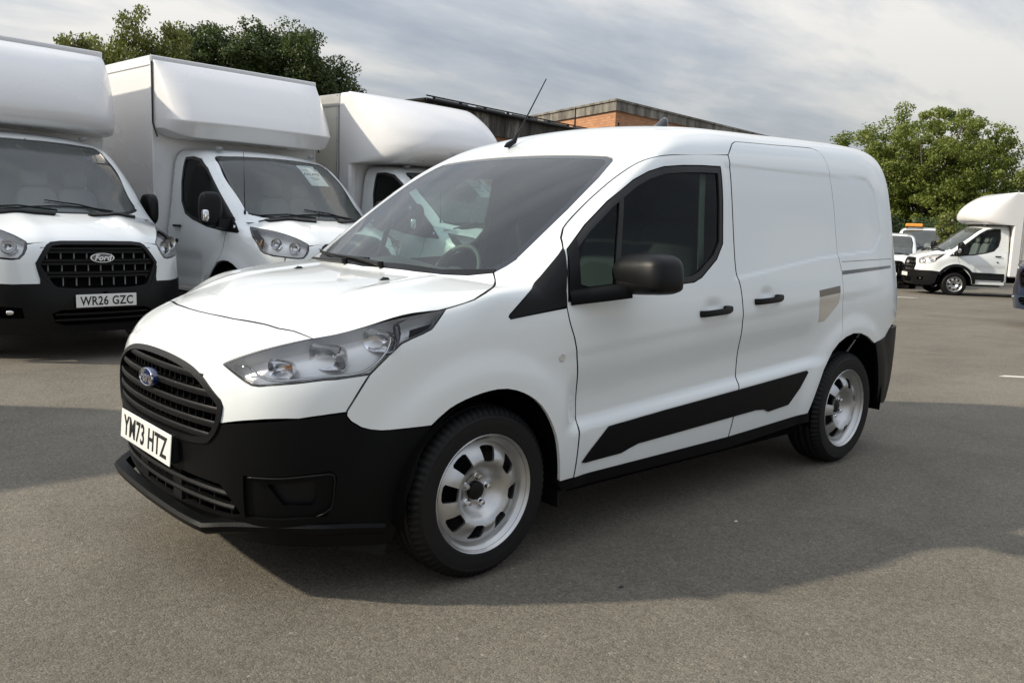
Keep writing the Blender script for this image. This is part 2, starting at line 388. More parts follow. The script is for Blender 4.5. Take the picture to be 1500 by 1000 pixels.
M_BLUEB = mat('badge_blue', (.006, .018, .075), .25, 0, .8)
M_BLUEP = mat('blue_paint', (.012, .032, .065), .3, .3, 1.0, .03)
M_GLASS = glass_mat('clear_glass', (.68, .84, .77), .9, 1.6, .03)
M_GLASS2 = glass_mat('truck_windscreen', (.88, .94, .91), .9, 1.55, .09)
M_TINT = glass_mat('side_glass', (.52, .62, .59), .45, 1.45)
M_LENS = glass_mat('lamp_lens', (.93, .94, .95), .8, 1.45)
M_MIRROR = mat('mirror_glass', (.8, .8, .82), .02, 1.0)
M_BEIGE = mat('beige_film', (.55, .50, .42), .35, 0, .6, .03)
M_BROWN = mat('brown_film', (.13, .10, .075), .4, 0, .4, .05)

_tx = {}
def text_mesh(s, size, ext=.001, bold=0.0, sx=1.0, shear=0.0, align='CENTER'):
    key = (s, size, ext, bold, sx, shear, align)
    if key in _tx: return _tx[key]
    cu = bpy.data.curves.new('lettering', 'FONT'); cu.body = s; cu.size = size; cu.extrude = ext; cu.offset = bold; cu.shear = shear; cu.resolution_u = 3
    cu.space_character = 1.06; cu.align_x = align; cu.align_y = 'CENTER'
    o = bpy.data.objects.new('lettering', cu); COL.objects.link(o); bpy.context.view_layer.update()
    me = bpy.data.meshes.new_from_object(o.evaluated_get(bpy.context.evaluated_depsgraph_get())); bpy.data.objects.remove(o); bpy.data.curves.remove(cu)
    for v in me.vertices: v.co.x *= sx
    _tx[key] = me; return me
def place_text(name, s, size, mat_, parent, org, right, up, ext=.001, bold=0.0, sx=1.0, shear=0.0, fit=None):
    me = text_mesh(s, size, ext, bold, sx, shear).copy()
    if fit:
        co = np.array([v.co[:] for v in me.vertices]); lo, hi = co.min(0), co.max(0); kx, ky = fit[0]/(hi[0]-lo[0]), fit[1]/(hi[1]-lo[1])
        for v in me.vertices: v.co.x = (v.co.x-(lo[0]+hi[0])/2)*kx; v.co.y = (v.co.y-(lo[1]+hi[1])/2)*ky
    r = Vector(right).normalized(); u = Vector(up).normalized(); n = r.cross(u)
    Mx = Matrix(((r.x, u.x, n.x, org[0]), (r.y, u.y, n.y, org[1]), (r.z, u.z, n.z, org[2]), (0, 0, 0, 1))); me.transform(Mx)
    me.materials.clear(); me.materials.append(mat_); o = put(bpy.data.objects.new(name, me), parent); return o
def loop_pts(*segs):
    """chain point lists into one loop, dropping repeated joints"""
    out = []
    for s in segs:
        for q in s:
            if not out or np.linalg.norm(np.array(out[-1]) - np.array(q)) > 1e-4: out.append(tuple(q))
    if np.linalg.norm(np.array(out[0]) - np.array(out[-1])) < 1e-4: out.pop()
    return out
# ---------------------------------------------------------------- shape of the small van (x forward from the front axle, y left, z up)
WB = -2.662
Yp = table([(-3.6,.70),(-3.45,.79),(-3.3,.845),(-3.15,.878),(-2.9,.900),(-2.3,.912),(-1.2,.914),(-.4,.912),(0,.902),(.16,.885),(.3,.862),(.43,.83),(.52,.797),(.62,.75),(.75,.67),(.88,.57)], -3.9, 1.2, .05)
Ys = table([(0,-.10),(.2,-.045),(.3,-.02),(.45,-.004),(.6,0),(.85,-.002),(.98,-.012),(1.1,-.034),(1.23,-.058),(1.4,-.085),(1.6,-.122),(1.75,-.155),(1.9,-.19)], -.2, 2.2, .04)
Hood = table([(-.6,1.12),(-.1,1.085),(.1,1.062),(.3,1.035),(.5,.99),(.6,.963),(.69,.927),(.78,.872),(.86,.795),(.92,.70)], -1, 1.2, .03)
Wind = table([(.4,.82),(0,1.075),(-.2,1.212),(-.45,1.373),(-.7,1.52),(-.93,1.636),(-1.1,1.722),(-1.25,1.772),(-1.45,1.808),(-1.7,1.825),(-2.1,1.836),(-2.6,1.850),(-3.1,1.860),(-3.4,1.855),(-3.7,1.84)], -3.9, .6, .05)
WindShift = table([(-1.3,0.0),(-.93,.10),(-.6,.20),(-.1,.32),(.3,.34)], -3.9, .6, .08)
Nose = table([(0,.74),(.2,.815),(.26,.85),(.35,.872),(.5,.882),(.62,.884),(.72,.874),(.80,.858),(.9,.83)], -.2, 1.6, .02)
Rear = table([(0,-3.44),(.25,-3.47),(.4,-3.50),(.7,-3.505),(1.0,-3.495),(1.3,-3.46),(1.6,-3.41),(1.85,-3.33)], -.2, 2.2, .05)
PANEL_A = [(-1.40,1.60),(-2.90,1.62),(-2.985,1.56),(-3.05,1.30),(-2.93,1.205),(-2.30,1.165),(-1.40,1.06)]
def van_side(x, z):
    Y = Yp(x) + Ys(z)
    # wheel arch flares
    for cx, r0, r1 in ((0.0, .41, .56), (WB, .43, .57)):
        r = np.hypot(x - cx, (z - .32)); Y = Y + .014*sstep(r1, r0, r)*sstep(.05, .2, z)
    # swage line running back through the handles, hollow flank beneath it, rising sill crease
    zs = .815 + .072*np.clip(-x-.4, -.3, 9)      # upper line
    Y = Y - .006*sstep(zs+.02, zs-.04, z)*sstep(-.15,-.55,x)*sstep(-3.3,-2.2,x)
    zl = .475 + .062*(-x-.4)                   # lower crease above the black moulding
    band = sstep(-.33,-.48,x)*sstep(-2.42,-2.15,x)
    Y = Y - .030*sstep(zs, zs-.25, z)*sstep(zl+.0, zl+.075, z)*band
    # pressed load-bay panel
    d = poly_sdf(x, z, PANEL_A)
    Y = Y - .0055*sstep(.009, -.018, d)*sstep(-1.46,-1.50,x)
    for cx, cz in ((-1.30, .955), (-1.745, .998)):   # finger scoops behind the handles
        Y = Y - (.009)*np.exp(-((x-cx)/.05)**2 - ((z-cz)/.026)**2)
    return Y
def van_top(x, y):
    hood = Hood(x) - (.03+.10*sstep(.3,.7,x))*y*y - .18*np.abs(y)**4*sstep(.2,.6,x) + .006*np.exp(-((np.abs(y)-.46-.1*x)/.05)**2)*sstep(.8,.3,x)
    s = WindShift(x); w = Wind(x + s*y*y) - (.075*y*y + .05*y**4)*sstep(-.8,-1.5,x) - .02*y*y
    w = w - .007*np.exp(-((np.abs(y)-.52)/.03)**2)*sstep(-1.2,-1.5,x)*sstep(-3.3,-3.1,x)
    return hood, w
def van_f(P):
    x, y, z = P[:,0], P[:,1], P[:,2]; ay = np.abs(y)
    hood, w = van_top(x, y)
    a = (z - hood)*.95; b = (z - w)*np.where(x > -1.0, .86, .97)
    top = smin(a, b, .012)
    side = ay - van_side(x, z)
    f = x - (Nose(z) - (.215)*y*y - .25*np.abs(y)**5)
    r = (Rear(z) + .10*y*y + .06*y**6) - x
    kst = .05 + .13*sstep(-.1,.25,x) + .17*sstep(-.85,-1.5,x) + .06*sstep(.1,-.3,x)
    v = smax(top, side, kst)
    v = smax(v, f, .16)
    v = smax(v, r, .16)
    return v
# ---------------------------------------------------------------- shape of the larger van cab (same axes, origin under its front axle)
TYp = table([(-1.7,.985),(-.8,.99),(-.2,.992),(.1,.985),(.3,.966),(.5,.945),(.61,.915),(.74,.84),(.9,.70),(1.07,.48)], -1.9, 1.4, .05)
TYs = table([(0,-.10),(.2,-.05),(.4,-.01),(.7,0),(1.0,-.004),(1.15,-.016),(1.3,-.045),(1.6,-.082),(1.9,-.118),(2.1,-.15),(2.4,-.2)], -.2, 2.6, .05)
THood = table([(-.3,1.46),(.1,1.385),(.3,1.335),(.5,1.283),(.7,1.215),(.85,1.145),(.95,1.085),(1.04,.98),(1.1,.85)], -1, 1.4, .035)
TWind = table([(.7,1.07),(.36,1.325),(.1,1.512),(-.2,1.733),(-.5,1.953),(-.62,2.022),(-.8,2.080),(-1.05,2.112),(-1.4,2.13),(-1.8,2.13)], -2, 1, .05)
TNose = table([(0,.98),(.3,1.02),(.42,1.07),(.55,1.085),(.66,1.075),(.8,1.055),(.94,1.04),(1.08,1.01),(1.2,.96)], -.2, 2, .03)
def tr_f(P):
    x, y, z = P[:,0], P[:,1], P[:,2]; ay = np.abs(y)
    Y = TYp(x) + TYs(z); r = np.hypot(x, z-.36); Y = Y + .018*sstep(.66, .46, r)
    Y = Y - .018*sstep(.98, .80, z)*sstep(.50, .66, z)*sstep(-.45, -.60, x)
    hood = THood(x) - .10*y*y - .08*ay**4 + .012*np.exp(-((ay-.44)/.09)**2)
    s = .30 - .12*sstep(.1, -.5, x); w = TWind(x + s*y*y) - .035*y*y - .05*ay**4
    top = smin((z-hood)*.94, (z-w)*np.where(x > -.62, .82, .98), .02)
    side = ay - Y; f = x - (TNose(z) - .22*y*y - .30*ay**5)
    kst = .06 + .16*sstep(.1, .45, x) + .12*sstep(-.55, -1.1, x) + .05*sstep(.25, 0, x)
    return smax(smax(smax(top, side, kst), f, .14), -1.40 - x, .03)
# ---------------------------------------------------------------- the small panel van, measured outlines on its left flank (x, y, z)
def P2(*l): return [(a, .90, b) for a, b in l]
GUT = [(-.401,.822,1.208),(-.424,.783,1.245),(-.46,.757,1.282),(-.528,.745,1.335),(-.64,.742,1.416),(-.768,.745,1.5),(-.892,.757,1.567),(-1.002,.775,1.601),(-1.172,.778,1.622),(-1.35,.77,1.637),(-1.532,.762,1.648)]
SL_TOP = [(-1.532,.762,1.648),(-1.611,.725,1.707),(-1.653,.712,1.722),(-1.977,.705,1.736),(-2.393,.695,1.752),(-2.443,.711,1.741),(-2.462,.747,1.693),(-2.468,.786,1.599),(-2.478,.811,1.43),(-2.484,.853,1.18),(-2.504,.868,1.094),(-2.506,.899,.921),(-2.503,.91,.776),(-2.461,.915,.708)]
D_REAR = [(-1.532,.762,1.648),(-1.516,.811,1.498),(-1.505,.852,1.253),(-1.502,.879,1.106),(-1.520,.892,1.04),(-1.532,.9,.941),(-1.543,.892,.803),(-1.552,.882,.676),(-1.552,.887,.62),(-1.546,.9,.554),(-1.520,.894,.38),(-1.511,.885,.315)]
D_FRONT = [(-.401,.822,1.208),(-.37,.879,1.088),(-.362,.893,1.017),(-.364,.899,.981),(-.381,.905,.918),(-.402,.898,.867),(-.418,.897,.812),(-.445,.883,.681),(-.457,.882,.558),(-.447,.905,.431),(-.441,.895,.303)]
ARCH_F = [(.249,.885,.606),(.181,.896,.658),(.09,.905,.690),(-.019,.907,.702),(-.106,.91,.689),(-.197,.913,.646),(-.262,.914,.584),(-.318,.912,.489),(-.347,.905,.385),(-.363,.894,.299)]
ARCH_R = [(-2.211,.902,.345),(-2.226,.903,.375),(-2.256,.911,.441),(-2.321,.916,.575),(-2.40,.915,.669),(-2.461,.915,.708),(-2.54,.915,.738),(-2.623,.914,.752),(-2.714,.913,.747),(-2.812,.912,.720),(-2.895,.911,.680)]
BUMP_R = [(-2.895,.911,.680),(-2.98,.90,.688),(-3.079,.885,.702),(-3.15,.876,.751)]
QUART = [(-.084,.895,.955),(-.076,.894,.963),(-.08,.894,.970),(-.27,.868,1.108),(-.399,.824,1.205)]
HOOD_S = [(-.191,.666,1.104),(-.17,.703,1.081),(-.12,.76,1.068),(-.063,.812,1.058),(.004,.85,1.043),(.06,.862,1.026),(.171,.846,.997)]
LAMP_UP = [(.171,.846,.997),(.248,.83,.983),(.401,.766,.948),(.569,.650,.898),(.69,.565,.857),(.760,.480,.816),(.781,.452,.802),(.786,.448,.797)]
LAMP_LO = [(.786,.448,.797),(.767,.567,.758),(.757,.593,.749),(.742,.619,.748),(.663,.7,.762),(.578,.757,.776),(.551,.772,.777),(.451,.818,.791)]
LAMP_BK = [(.451,.818,.791),(.414,.828,.828),(.387,.835,.854),(.347,.842,.888),(.272,.856,.918),(.238,.86,.933),(.171,.846,.997)]
WING_F = [(.451,.818,.791),(.506,.801,.7),(.522,.795,.673),(.524,.794,.657),(.511,.799,.638),(.48,.811,.616),(.419,.836,.602),(.33,.866,.603),(.249,.885,.606)]
COV_LO = [(.522,.795,.668),(.59,.76,.658),(.655,.722,.648),(.75,.61,.630),(.821,.505,.612)]
GRILL = [(.868,0,.790),(.866,.146,.786),(.852,.279,.772),(.84,.37,.748),(.83,.43,.720),(.814,.490,.686),(.812,.503,.668),(.815,.503,.645),(.821,.497,.615),(.828,.475,.575),(.833,.45,.550),(.843,.41,.535),(.866,.276,.524),(.88,0,.522)]
HOOD_F = [(.693,0,.927),(.69,.10,.927),(.672,.268,.925),(.630,.44,.921),(.618,.505,.915),(.592,.565,.912),(.569,.650,.898)]
WS_BOT = [(-.022,0,1.093),(-.04,.2,1.092),(-.061,.338,1.09),(-.09,.47,1.090),(-.135,.58,1.093),(-.191,.666,1.104)]
WS_SIDE = [(-.191,.666,1.104),(-.235,.69,1.132),(-.278,.7,1.158),(-.341,.702,1.206),(-.543,.700,1.354),(-.745,.678,1.496),(-.868,.640,1.573),(-.898,.61,1.590)]
WS_TOP = [(-.898,.61,1.590),(-.908,.569,1.601),(-.900,.336,1.611),(-.895,.15,1.617),(-.893,0,1.619)]
SILL_F, SILL_M, SILL_R = (-.363,.894,.299), (-1.511,.885,.315), (-2.211,.902,.345)
def sc(P, h=.03): return [tuple(q) for q in smooth_curve(P, h)]
def rv(P): return list(P)[::-1]
def snap(P, f, dirn, off=0.0):
    d = np.array(dirn, float); d /= np.linalg.norm(d); P = np.asarray(P, float)
    V, bad = cast(lambda q: f(q)+off, P + d*.6, -d, 0, 2.0, 200); return V

def centre(f, p0, p1, dirn, n=14):
    q = [(p0[0]+(p1[0]-p0[0])*t, 0., p0[2]+(p1[2]-p0[2])*t) for t in np.linspace(0, 1, n)[1:-1]]
    return [(float(a[0]), 0., float(a[2])) for a in snap(q, f, dirn)]

def steel_wheel(parent, pos, right, M):
    """one wheel: rim mesh with tyre, nuts and cap below it; y is outward"""
    s = -1 if right else 1
    w = put(bpy.data.objects.new('wheel', M['rim']), parent); w.location = pos; w.rotation_euler = (0, M.get('spin', 0), math.pi if right else 0)
    t = put(bpy.data.objects.new('tyre', M['tyre']), w)
    put(bpy.data.objects.new('centre_cap', M['cap']), w)
    for k in range(M['nuts']):
        n = put(bpy.data.objects.new('wheel_nut', M['nut']), w); a = R(90 + 360/M['nuts']*k); n.location = (M['pcd']*math.cos(a), M['nuty'], M['pcd']*math.sin(a))
    return w
def wheel_meshes(rt, rr, width, nholes, hole_r, pcd, nuts, deep):
    # tyre: lathed section with four grooves, shoulder sipes cut by lowering every third slice
    hw = width/2; n = 216
    prof = [(rr-.006, hw-.012), (rr+.004, hw-.004), (rr+.010, hw+.001), (rr+.014, hw+.0005), (rr+.03, hw+.004), (rr+.055, hw+.005), (rr+.065, hw+.004), (rr+.068,hw+.005), (rt-.032, hw-.001), (rt-.018, hw-.009), (rt-.008, hw-.020), (rt-.003, hw-.032)]
    tread = []
    gw = .0045
    for c in (hw*.58, hw*.2, -hw*.2, -hw*.58): tread += [(rt+.0, c+gw+.0015), (rt-.008, c+gw), (rt-.008, c-gw), (rt+.0, c-gw-.0015)]
    full = prof + tread + [(r_, -t_) for r_, t_ in prof[::-1]]
    V = []; F = []; m = len(full)
    for k in range(n):
        a = 2*math.pi*k/n
        for i, (r_, t_) in enumerate(full):
            sip = (k % 3 == 0) and (9 <= i <= 12 or m-13 <= i <= m-10)
            rr_ = r_ - (.011 if sip else 0); V.append((rr_*math.cos(a), t_, rr_*math.sin(a)))
    for k in range(n):
        k2 = (k+1) % n
        for i in range(m-1): F.append((k*m+i, k*m+i+1, k2*m+i+1, k2*m+i))
    b = MB(); b.V = V; b.F = F; o = b.build('tyre', M_TYRE, None, True); tyre = o.data; bpy.data.objects.remove(o)
    # rim: lip and barrel lathe + pressed disc with openings
    r = MB(); L = hw
    r.lathe([(rr-.03, -L*.8), (rr-.012, -L*.3), (rr-.028, L*.15), (rr-.028, L-.040), (rr-.020, L-.030), (rr-.016, L-.018), (rr-.006, L-.014), (rr-.002, L-.004), (rr+.003, L+.001), (rr+.006, L-.002), (rr+.006, L-.010)], 96)
    dr = rr-.027
    def hgt(x, z):
        q = np.hypot(x, z); th = np.arctan2(z, x)
        y = np.interp(q, [0, .03, .06, .078, .10, .125, .15, dr], [deep-.012, deep-.012, deep-.010, deep+.006, deep+.036, deep+.046, deep+.034, deep+.008])
        rib = .5+.5*np.cos(nholes*(th - R(22.5)))
        return L - .052 + (y-deep) + .006*rib*np.exp(-((q-hole_r)/.03)**2)
    circ = [(dr*math.cos(a), dr*math.sin(a)) for a in np.linspace(0, 2*math.pi, 96, endpoint=False)]
    holes = []
    for k in range(nholes):
        a0 = R(22.5) + 2*math.pi*(k+.5)/nholes; ro, ri = hole_r+.024, hole_r-.025; wo, wi = .034, .024
        c = [(ri, -wi), (ro-.006, -wo), (ro, -wo+.009), (ro+.002, 0), (ro, wo-.009), (ro-.006, wo), (ri, wi), (ri-.006, wi-.008), (ri-.006, -wi+.008)]
        holes.append([(q*math.cos(a0)-t*math.sin(a0), q*math.sin(a0)+t*math.cos(a0)) for q, t in resample(np.array(c), .008)])
    hub = [(.036*math.cos(a), .036*math.sin(a)) for a in np.linspace(0, 2*math.pi, 24, endpoint=False)]
    P = []; E_ = []
    for lp in [circ] + holes + [hub]:
        b0 = len(P); P += lp; E_ += [(b0+i, b0+(i+1) % len(lp)) for i in range(len(lp))]
    g = [(x, z) for x in np.arange(-dr, dr, .010) for z in np.arange(-dr, dr, .010) if math.hypot(x, z) < dr-.004]
    G = np.array(g); kp = np.ones(len(G), bool)
    for lp in holes + [hub]: kp &= poly_sdf(G[:,0], G[:,1], lp) > .003
    P += [tuple(q) for q in G[kp]]
    res = delaunay_2d_cdt([Vector((float(a), float(c))) for a, c in P], E_, [], 0, 1e-7)
    V2 = np.array([(v.x, v.y) for v in res[0]]); T = np.array([t for t in res[2] if len(t) == 3]); c = V2[T].mean(1); kk = poly_sdf(c[:,0], c[:,1], circ) < 0
    for lp in holes + [hub]: kk &= poly_sdf(c[:,0], c[:,1], lp) > 0
    T = T[kk]; V3 = np.stack([V2[:,0], hgt(V2[:,0], V2[:,1]), V2[:,1]], 1)
    cnt = {(t[i], t[(i+1) % 3]) for t in T.tolist() for i in range(3)}; bd = [e_ for e_ in cnt if (e_[1], e_[0]) not in cnt]
    b0 = len(V3); ids = sorted({i for e_ in bd for i in e_}); m_ = {i: b0+j for j, i in enumerate(ids)}
    V3 = np.concatenate([V3, V3[ids] - np.array((0, .010, 0))]); F = [tuple(t[::-1]) for t in T.tolist()] + [(j, i, m_[i], m_[j]) for i, j in bd]
    r.add(V3.tolist(), F); o = r.build('rim', M_RIM, None, True, auto=50); rim = o.data; bpy.data.objects.remove(o)
    rim.materials.clear(); rim.materials.append(M_RIM)
    # brake disc and drum behind the openings
    c = MB(); c.lathe([(.0, L-.044), (.022, L-.045), (.033, L-.049), (.036, L-.058), (.037, L-.078)], 24)
    c.lathe([(.0, L-.085), (rr-.055, L-.085), (rr-.055, L-.12), (.0, L-.12)], 48)
    o = c.build('centre_cap', M_TRIM, None, True, auto=40); cap = o.data; bpy.data.objects.remove(o)
    nm = MB(); nm.lathe([(0, .002), (.008, .001), (.0115, -.004), (.012, -.016), (.0145, -.018), (.0155, -.026)], 12)
    o = nm.build('wheel_nut', M_CHROME if nuts == 5 else M_RIM, None, True, auto=40); nut = o.data; bpy.data.objects.remove(o)
    return {'rim': rim, 'tyre': tyre, 'cap': cap, 'nut': nut, 'nuts': nuts, 'pcd': pcd, 'nuty': L-.040}

def number_plate(parent, text, org, fwd=(1, 0, 0), w=.52, h=.111):
    f = Vector(fwd).normalized(); up = Vector((0, 0, 1)); up = (up - f*up.dot(f)).normalized(); rt = up.cross(f)   # reader's right when facing the plate
    M = Matrix(((rt.x, up.x, f.x, org[0]), (rt.y, up.y, f.y, org[1]), (rt.z, up.z, f.z, org[2]), (0, 0, 0, 1)))
    b = MB(); b.box(-w/2, w/2, -h/2, h/2, -.004, .0, .003); b.xf(M); pl = b.build('number_plate', M_PLATE, parent)
    place_text('registration_lettering', text, .108, M_PTXT, pl, Vector(org)+f*.0008, rt, up, .0005, .0022, 1, fit=(.455, .079))
    return pl
def oval_badge(parent, org, rt, up, w, h, body, rim, txt, shear=.35):
    rt = Vector(rt).normalized(); up = Vector(up).normalized(); n = rt.cross(up)
    M = Matrix(((rt.x, up.x, n.x, org[0]), (rt.y, up.y, n.y, org[1]), (rt.z, up.z, n.z, org[2]), (0, 0, 0, 1)))
    def ring(a, b_, z): return [(a*math.cos(t), b_*math.sin(t), z) for t in np.linspace(0, 2*math.pi, 40, endpoint=False)]
    def stack(rings, cap):
        m = MB(); V = [v for r_ in rings for v in r_]; F = []; n_ = 40
        for i in range(len(rings)-1): F += [(i*n_+k, i*n_+(k+1) % n_, (i+1)*n_+(k+1) % n_, (i+1)*n_+k) for k in range(n_)]
        if cap: F.append(tuple((len(rings)-1)*n_+k for k in range(n_)))
        m.add(V, F); return m.xf(M)
    bd = stack([ring(w/2, h/2, -.02), ring(w/2, h/2, -.001), ring(w/2*.96, h/2*.93, .002), ring(w/2*.86, h/2*.80, .003)], True).build('badge', body, parent, True, auto=40)
    stack([ring(w/2*.96, h/2*.93, .0015), ring(w/2*.94, h/2*.9, .0045), ring(w/2*.89, h/2*.84, .0045), ring(w/2*.86, h/2*.80, .0028)], False).build('badge_rim', rim, bd, True)
    place_text('badge_lettering', txt, h*.78, rim, bd, Vector(org)+n*.0038, rt, up, .0006, .002, 1.02, shear)
    return bd

def sup_ellipsoid(c, a, e1=.6, e2=.6, n=32, m=20, M=None):
    """rounded box; a = half sizes"""
    V = []; F = []
    sg = lambda v, p: math.copysign(abs(v)**p, v)
    for i in range(m+1):
        ph = -math.pi/2 + math.pi*i/m
        for k in range(n):
            th = 2*math.pi*k/n; V.append((a[0]*sg(math.cos(ph), e1)*sg(math.cos(th), e2), a[1]*sg(math.cos(ph), e1)*sg(math.sin(th), e2), a[2]*sg(math.sin(ph), e1)))
    for i in range(m):
        for k in range(n): F.append((i*n+k, i*n+(k+1) % n, (i+1)*n+(k+1) % n, (i+1)*n+k))
    if M is not None: V = [tuple(M @ Vector(v)) for v in V]
    V = [(v[0]+c[0], v[1]+c[1], v[2]+c[2]) for v in V]
    return V, F

def build_seat(parent, x, y, z, name='seat', w=.48, mat_=None, lean=.20):
    mat_ = mat_ or M_SEAT
    b = MB(); b.add(*sup_ellipsoid((x+.22, y, z+.08), (.26, w/2, .085), .45, .4)); s = b.build(name, mat_, parent, True)
    M = Matrix.Rotation(-lean, 3, 'Y')
    b = MB(); b.add(*sup_ellipsoid((x-.02-.06, y, z+.38), (.075, w/2, .33), .5, .45, M=M)); b.build('seat_back', mat_, s, True)
    b = MB(); b.add(*sup_ellipsoid((x-.17, y, z+.80), (.05, .13, .09), .6, .6, M=M)); b.build('headrest', mat_, s, True)
    return s
def steering_wheel(parent, c, r=.185, tilt=62):
    b = MB(); n = 40; M = Matrix.Rotation(R(-(90-tilt)), 3, 'Y')
    ring = [Vector((0, r*math.cos(a), r*math.sin(a))) for a in np.linspace(0, 2*math.pi, n+1)]
    b.tube([Vector(c) + M @ q for q in ring], .0155, 10, cap=False)
    V, F = sup_ellipsoid((0, 0, 0), (.035, .075, .06), .6, .6, 20, 12, M=M); b.add([tuple(Vector(v)+Vector(c)) for v in V], F)
    for a in (0, math.pi, -math.pi/2): b.tube([Vector(c) + M @ Vector((0, r*q*math.cos(a), r*q*math.sin(a))) for q in (.25, .98)], .014, 8)
    return b.build('steering_wheel', M_DASH, parent, True)

def build_small_van(root, paint=M_WHITE, trim=M_BUMP, plate='YM73 HTZ', full=True):
    f = van_f
    hq = .018 if full else .06
    def both_(n, v, m): return both(n, v, m, root)
    def half(n, v, m, parent=None): 
        j = join(v, mir(v)); return mk(n, j[0], j[1], m, parent or root, j[2])
    # --- roof, screen pillars and rear quarters: one pressed body shell, mirrored
    dS = (0, .62, .78)
    CR = [(-3.15,.876,.751),(-3.33,.80,.80),(-3.40,.73,1.0),(-3.395,.71,1.25),(-3.35,.69,1.5),(-3.29,.66,1.68),(-3.27,.58,1.785),(-3.33,.42,1.825),(-3.38,.2,1.845),(-3.39,0,1.848)]
    CR = [tuple(q) for q in snap(CR, f, (-.45,.6,.55))]; CR[-1] = (CR[-1][0], 0., CR[-1][2])
    seam = [(-.278,.70,1.158),(-.283,.754,1.146),(-.27,.868,1.108)]
    shell = loop_pts(rv(WS_TOP), rv([q for q in WS_SIDE if q[0] < -.27]), seam, QUART[3:], sc(GUT), sc(SL_TOP[:1]+SL_TOP[1:]), ARCH_R[5:], BUMP_R, CR, centre(f, CR[-1], WS_TOP[-1], (0, 0, 1), 40))
    v = panel(f, shell, dS, gap=0.0, flange=.012, h=.016 if full else .05); half('body_shell', v, paint)
    # --- rear face (seen edge-on)
    rear = [(0,0,1.848)] + [(0, q[1], q[2]) for q in rv(CR)[1:]] + [(0,.80,.62),(0,.74,.25),(0,0,.25)]
    v = panel(f, [(q[1], q[2]) if False else q for q in rear], (-1, 0.001, 0), gap=0, flange=.01, h=.08); half('rear_door', v, paint)
    gl = panel(f, [(0,0,1.62),(0,.52,1.62),(0,.58,1.2),(0,0,1.2)], (-1, .001, 0), gap=0, flange=.004, h=.1, off=-.004); half('rear_window', gl, M_GLOSSK)
    tl = panel(f, snap([(-3.33,.72,1.40),(-3.36,.74,1.05),(-3.43,.62,1.05),(-3.40,.62,1.38)], f, (-.7,.7,.1)), (-.75,.65,0), gap=0, flange=.01, h=.04, off=-.004); both_('tail_lamp', tl, M_RED)
    rb = loop_pts(BUMP_R, [(-3.33,.80,.74),(-3.47,.6,.74),(-3.50,.4,.74),(-3.5,.4,.30),(-3.38,.68,.29),(-3.20,.79,.27),(-3.02,.84,.30),(-2.99,.87,.42),(-2.955,.90,.55)])
    v = panel(f, rb, (-.45, .88, .1), gap=0, flange=.02, h=.05, off=-.006); both_('rear_bumper_corner', v, trim)
    v = panel(f, [(0,0,.74),(0,.62,.74),(0,.62,.30),(0,0,.30)], (-1,.001,0), gap=0, flange=.02, h=.1, off=-.012); half('rear_bumper', v, trim)
    # --- front wings
    wing = loop_pts(sc(rv(HOOD_S)), [q for q in WS_SIDE if q[0] > -.27][0:], seam, rv(QUART[:4]), [(-.362,.898,.989)], sc(D_FRONT)[6:], [SILL_F], sc(rv(ARCH_F)), rv(WING_F), LAMP_BK)
    wing = loop_pts(sc(rv(HOOD_S)), WS_SIDE[:3], seam[1:], rv(QUART[:3]), [(-.364,.899,.985)], [q for q in sc(D_FRONT) if q[2] < .98], [SILL_F], sc(rv(ARCH_F)), sc(rv(WING_F)), sc(LAMP_BK))
    v = panel(f, wing, (.18, .80, .50), gap=.0024, flange=.014, h=hq); both_('front_wing', v, paint)
    qt = loop_pts(QUART, [(-.385,.85,1.14),(-.366,.893,1.05),(-.364,.899,.989)])
    v = panel(f, qt, (0, 1, .25), gap=.0005, flange=.012, h=.03, off=-.004); both_('quarter_trim', v, M_TRIM)
    # --- doors
    WIN = [(-1.443,.787,1.585),(-1.30,.79,1.580),(-1.152,.795,1.570),(-1.018,.797,1.555),(-.917,.798,1.528),(-.821,.797,1.488),(-.659,.802,1.392),(-.525,.809,1.295),(-.412,.823,1.198),(-.385,.873,1.113),(-.376,.895,1.009),(-.60,.89,1.030),(-.80,.89,1.045),(-1.165,.887,1.066),(-1.225,.883,1.086),(-1.351,.868,1.166),(-1.407,.855,1.235),(-1.430,.824,1.426)]
    door = loop_pts(sc(GUT), sc(D_REAR), [SILL_M, (-.441,.895,.303)], sc(rv(D_FRONT)))
    dn = (0, 1, .12)
    v = panel(f, door, dn, [WIN], gap=.0038, flange=.016, h=.016 if full else .05); dl, dr_ = both_('front_door', v, paint)
    WP = np.stack(list(np.array(WIN).T[[0, 2]]), 1)
    def wl(g_): 
        q = inset(WP, g_); return [(a, .85, b_) for a, b_ in q]
    WI = wl(.024)
    d_, e1_, e2_ = basis(dn)
    v = panel(f, WIN, dn, [WI], gap=.001, flange=.02, h=.03, off=.002)
    s1, s2 = both_('window_seal', v, M_SEAL_SHADE)
    v = panel(f, WI, dn, gap=-.004, flange=.003, h=.05, off=.010); g1, g2 = both_('door_window', v, M_TINT)
    sail = [(-.407,.823,1.195),(-.465,.82,1.243),(-.455,.83,1.20),(-.448,.88,1.07),(-.60,.89,1.035),(-.376,.895,1.009)]
    v = panel(f, sail, dn, gap=0, flange=.012, h=.03, off=-.003); both_('mirror_sail', v, M_TRIM)
    bar = [(-.728,.8,1.437),(-.757,.8,1.455),(-.672,.88,1.035),(-.640,.88,1.033)]
    v = panel(f, bar, dn, gap=0, flange=.012, h=.03, off=.004); both_('window_bar', v, M_SEAL_SHADE)
    slide = loop_pts(sc(SL_TOP), rv(ARCH_R[:6]), [SILL_R, SILL_M], sc(rv(D_REAR)))
    v = panel(f, slide, dn, gap=.0038, flange=.016, h=.014 if full else .05); sl, sr = both_('sliding_door', v, paint)
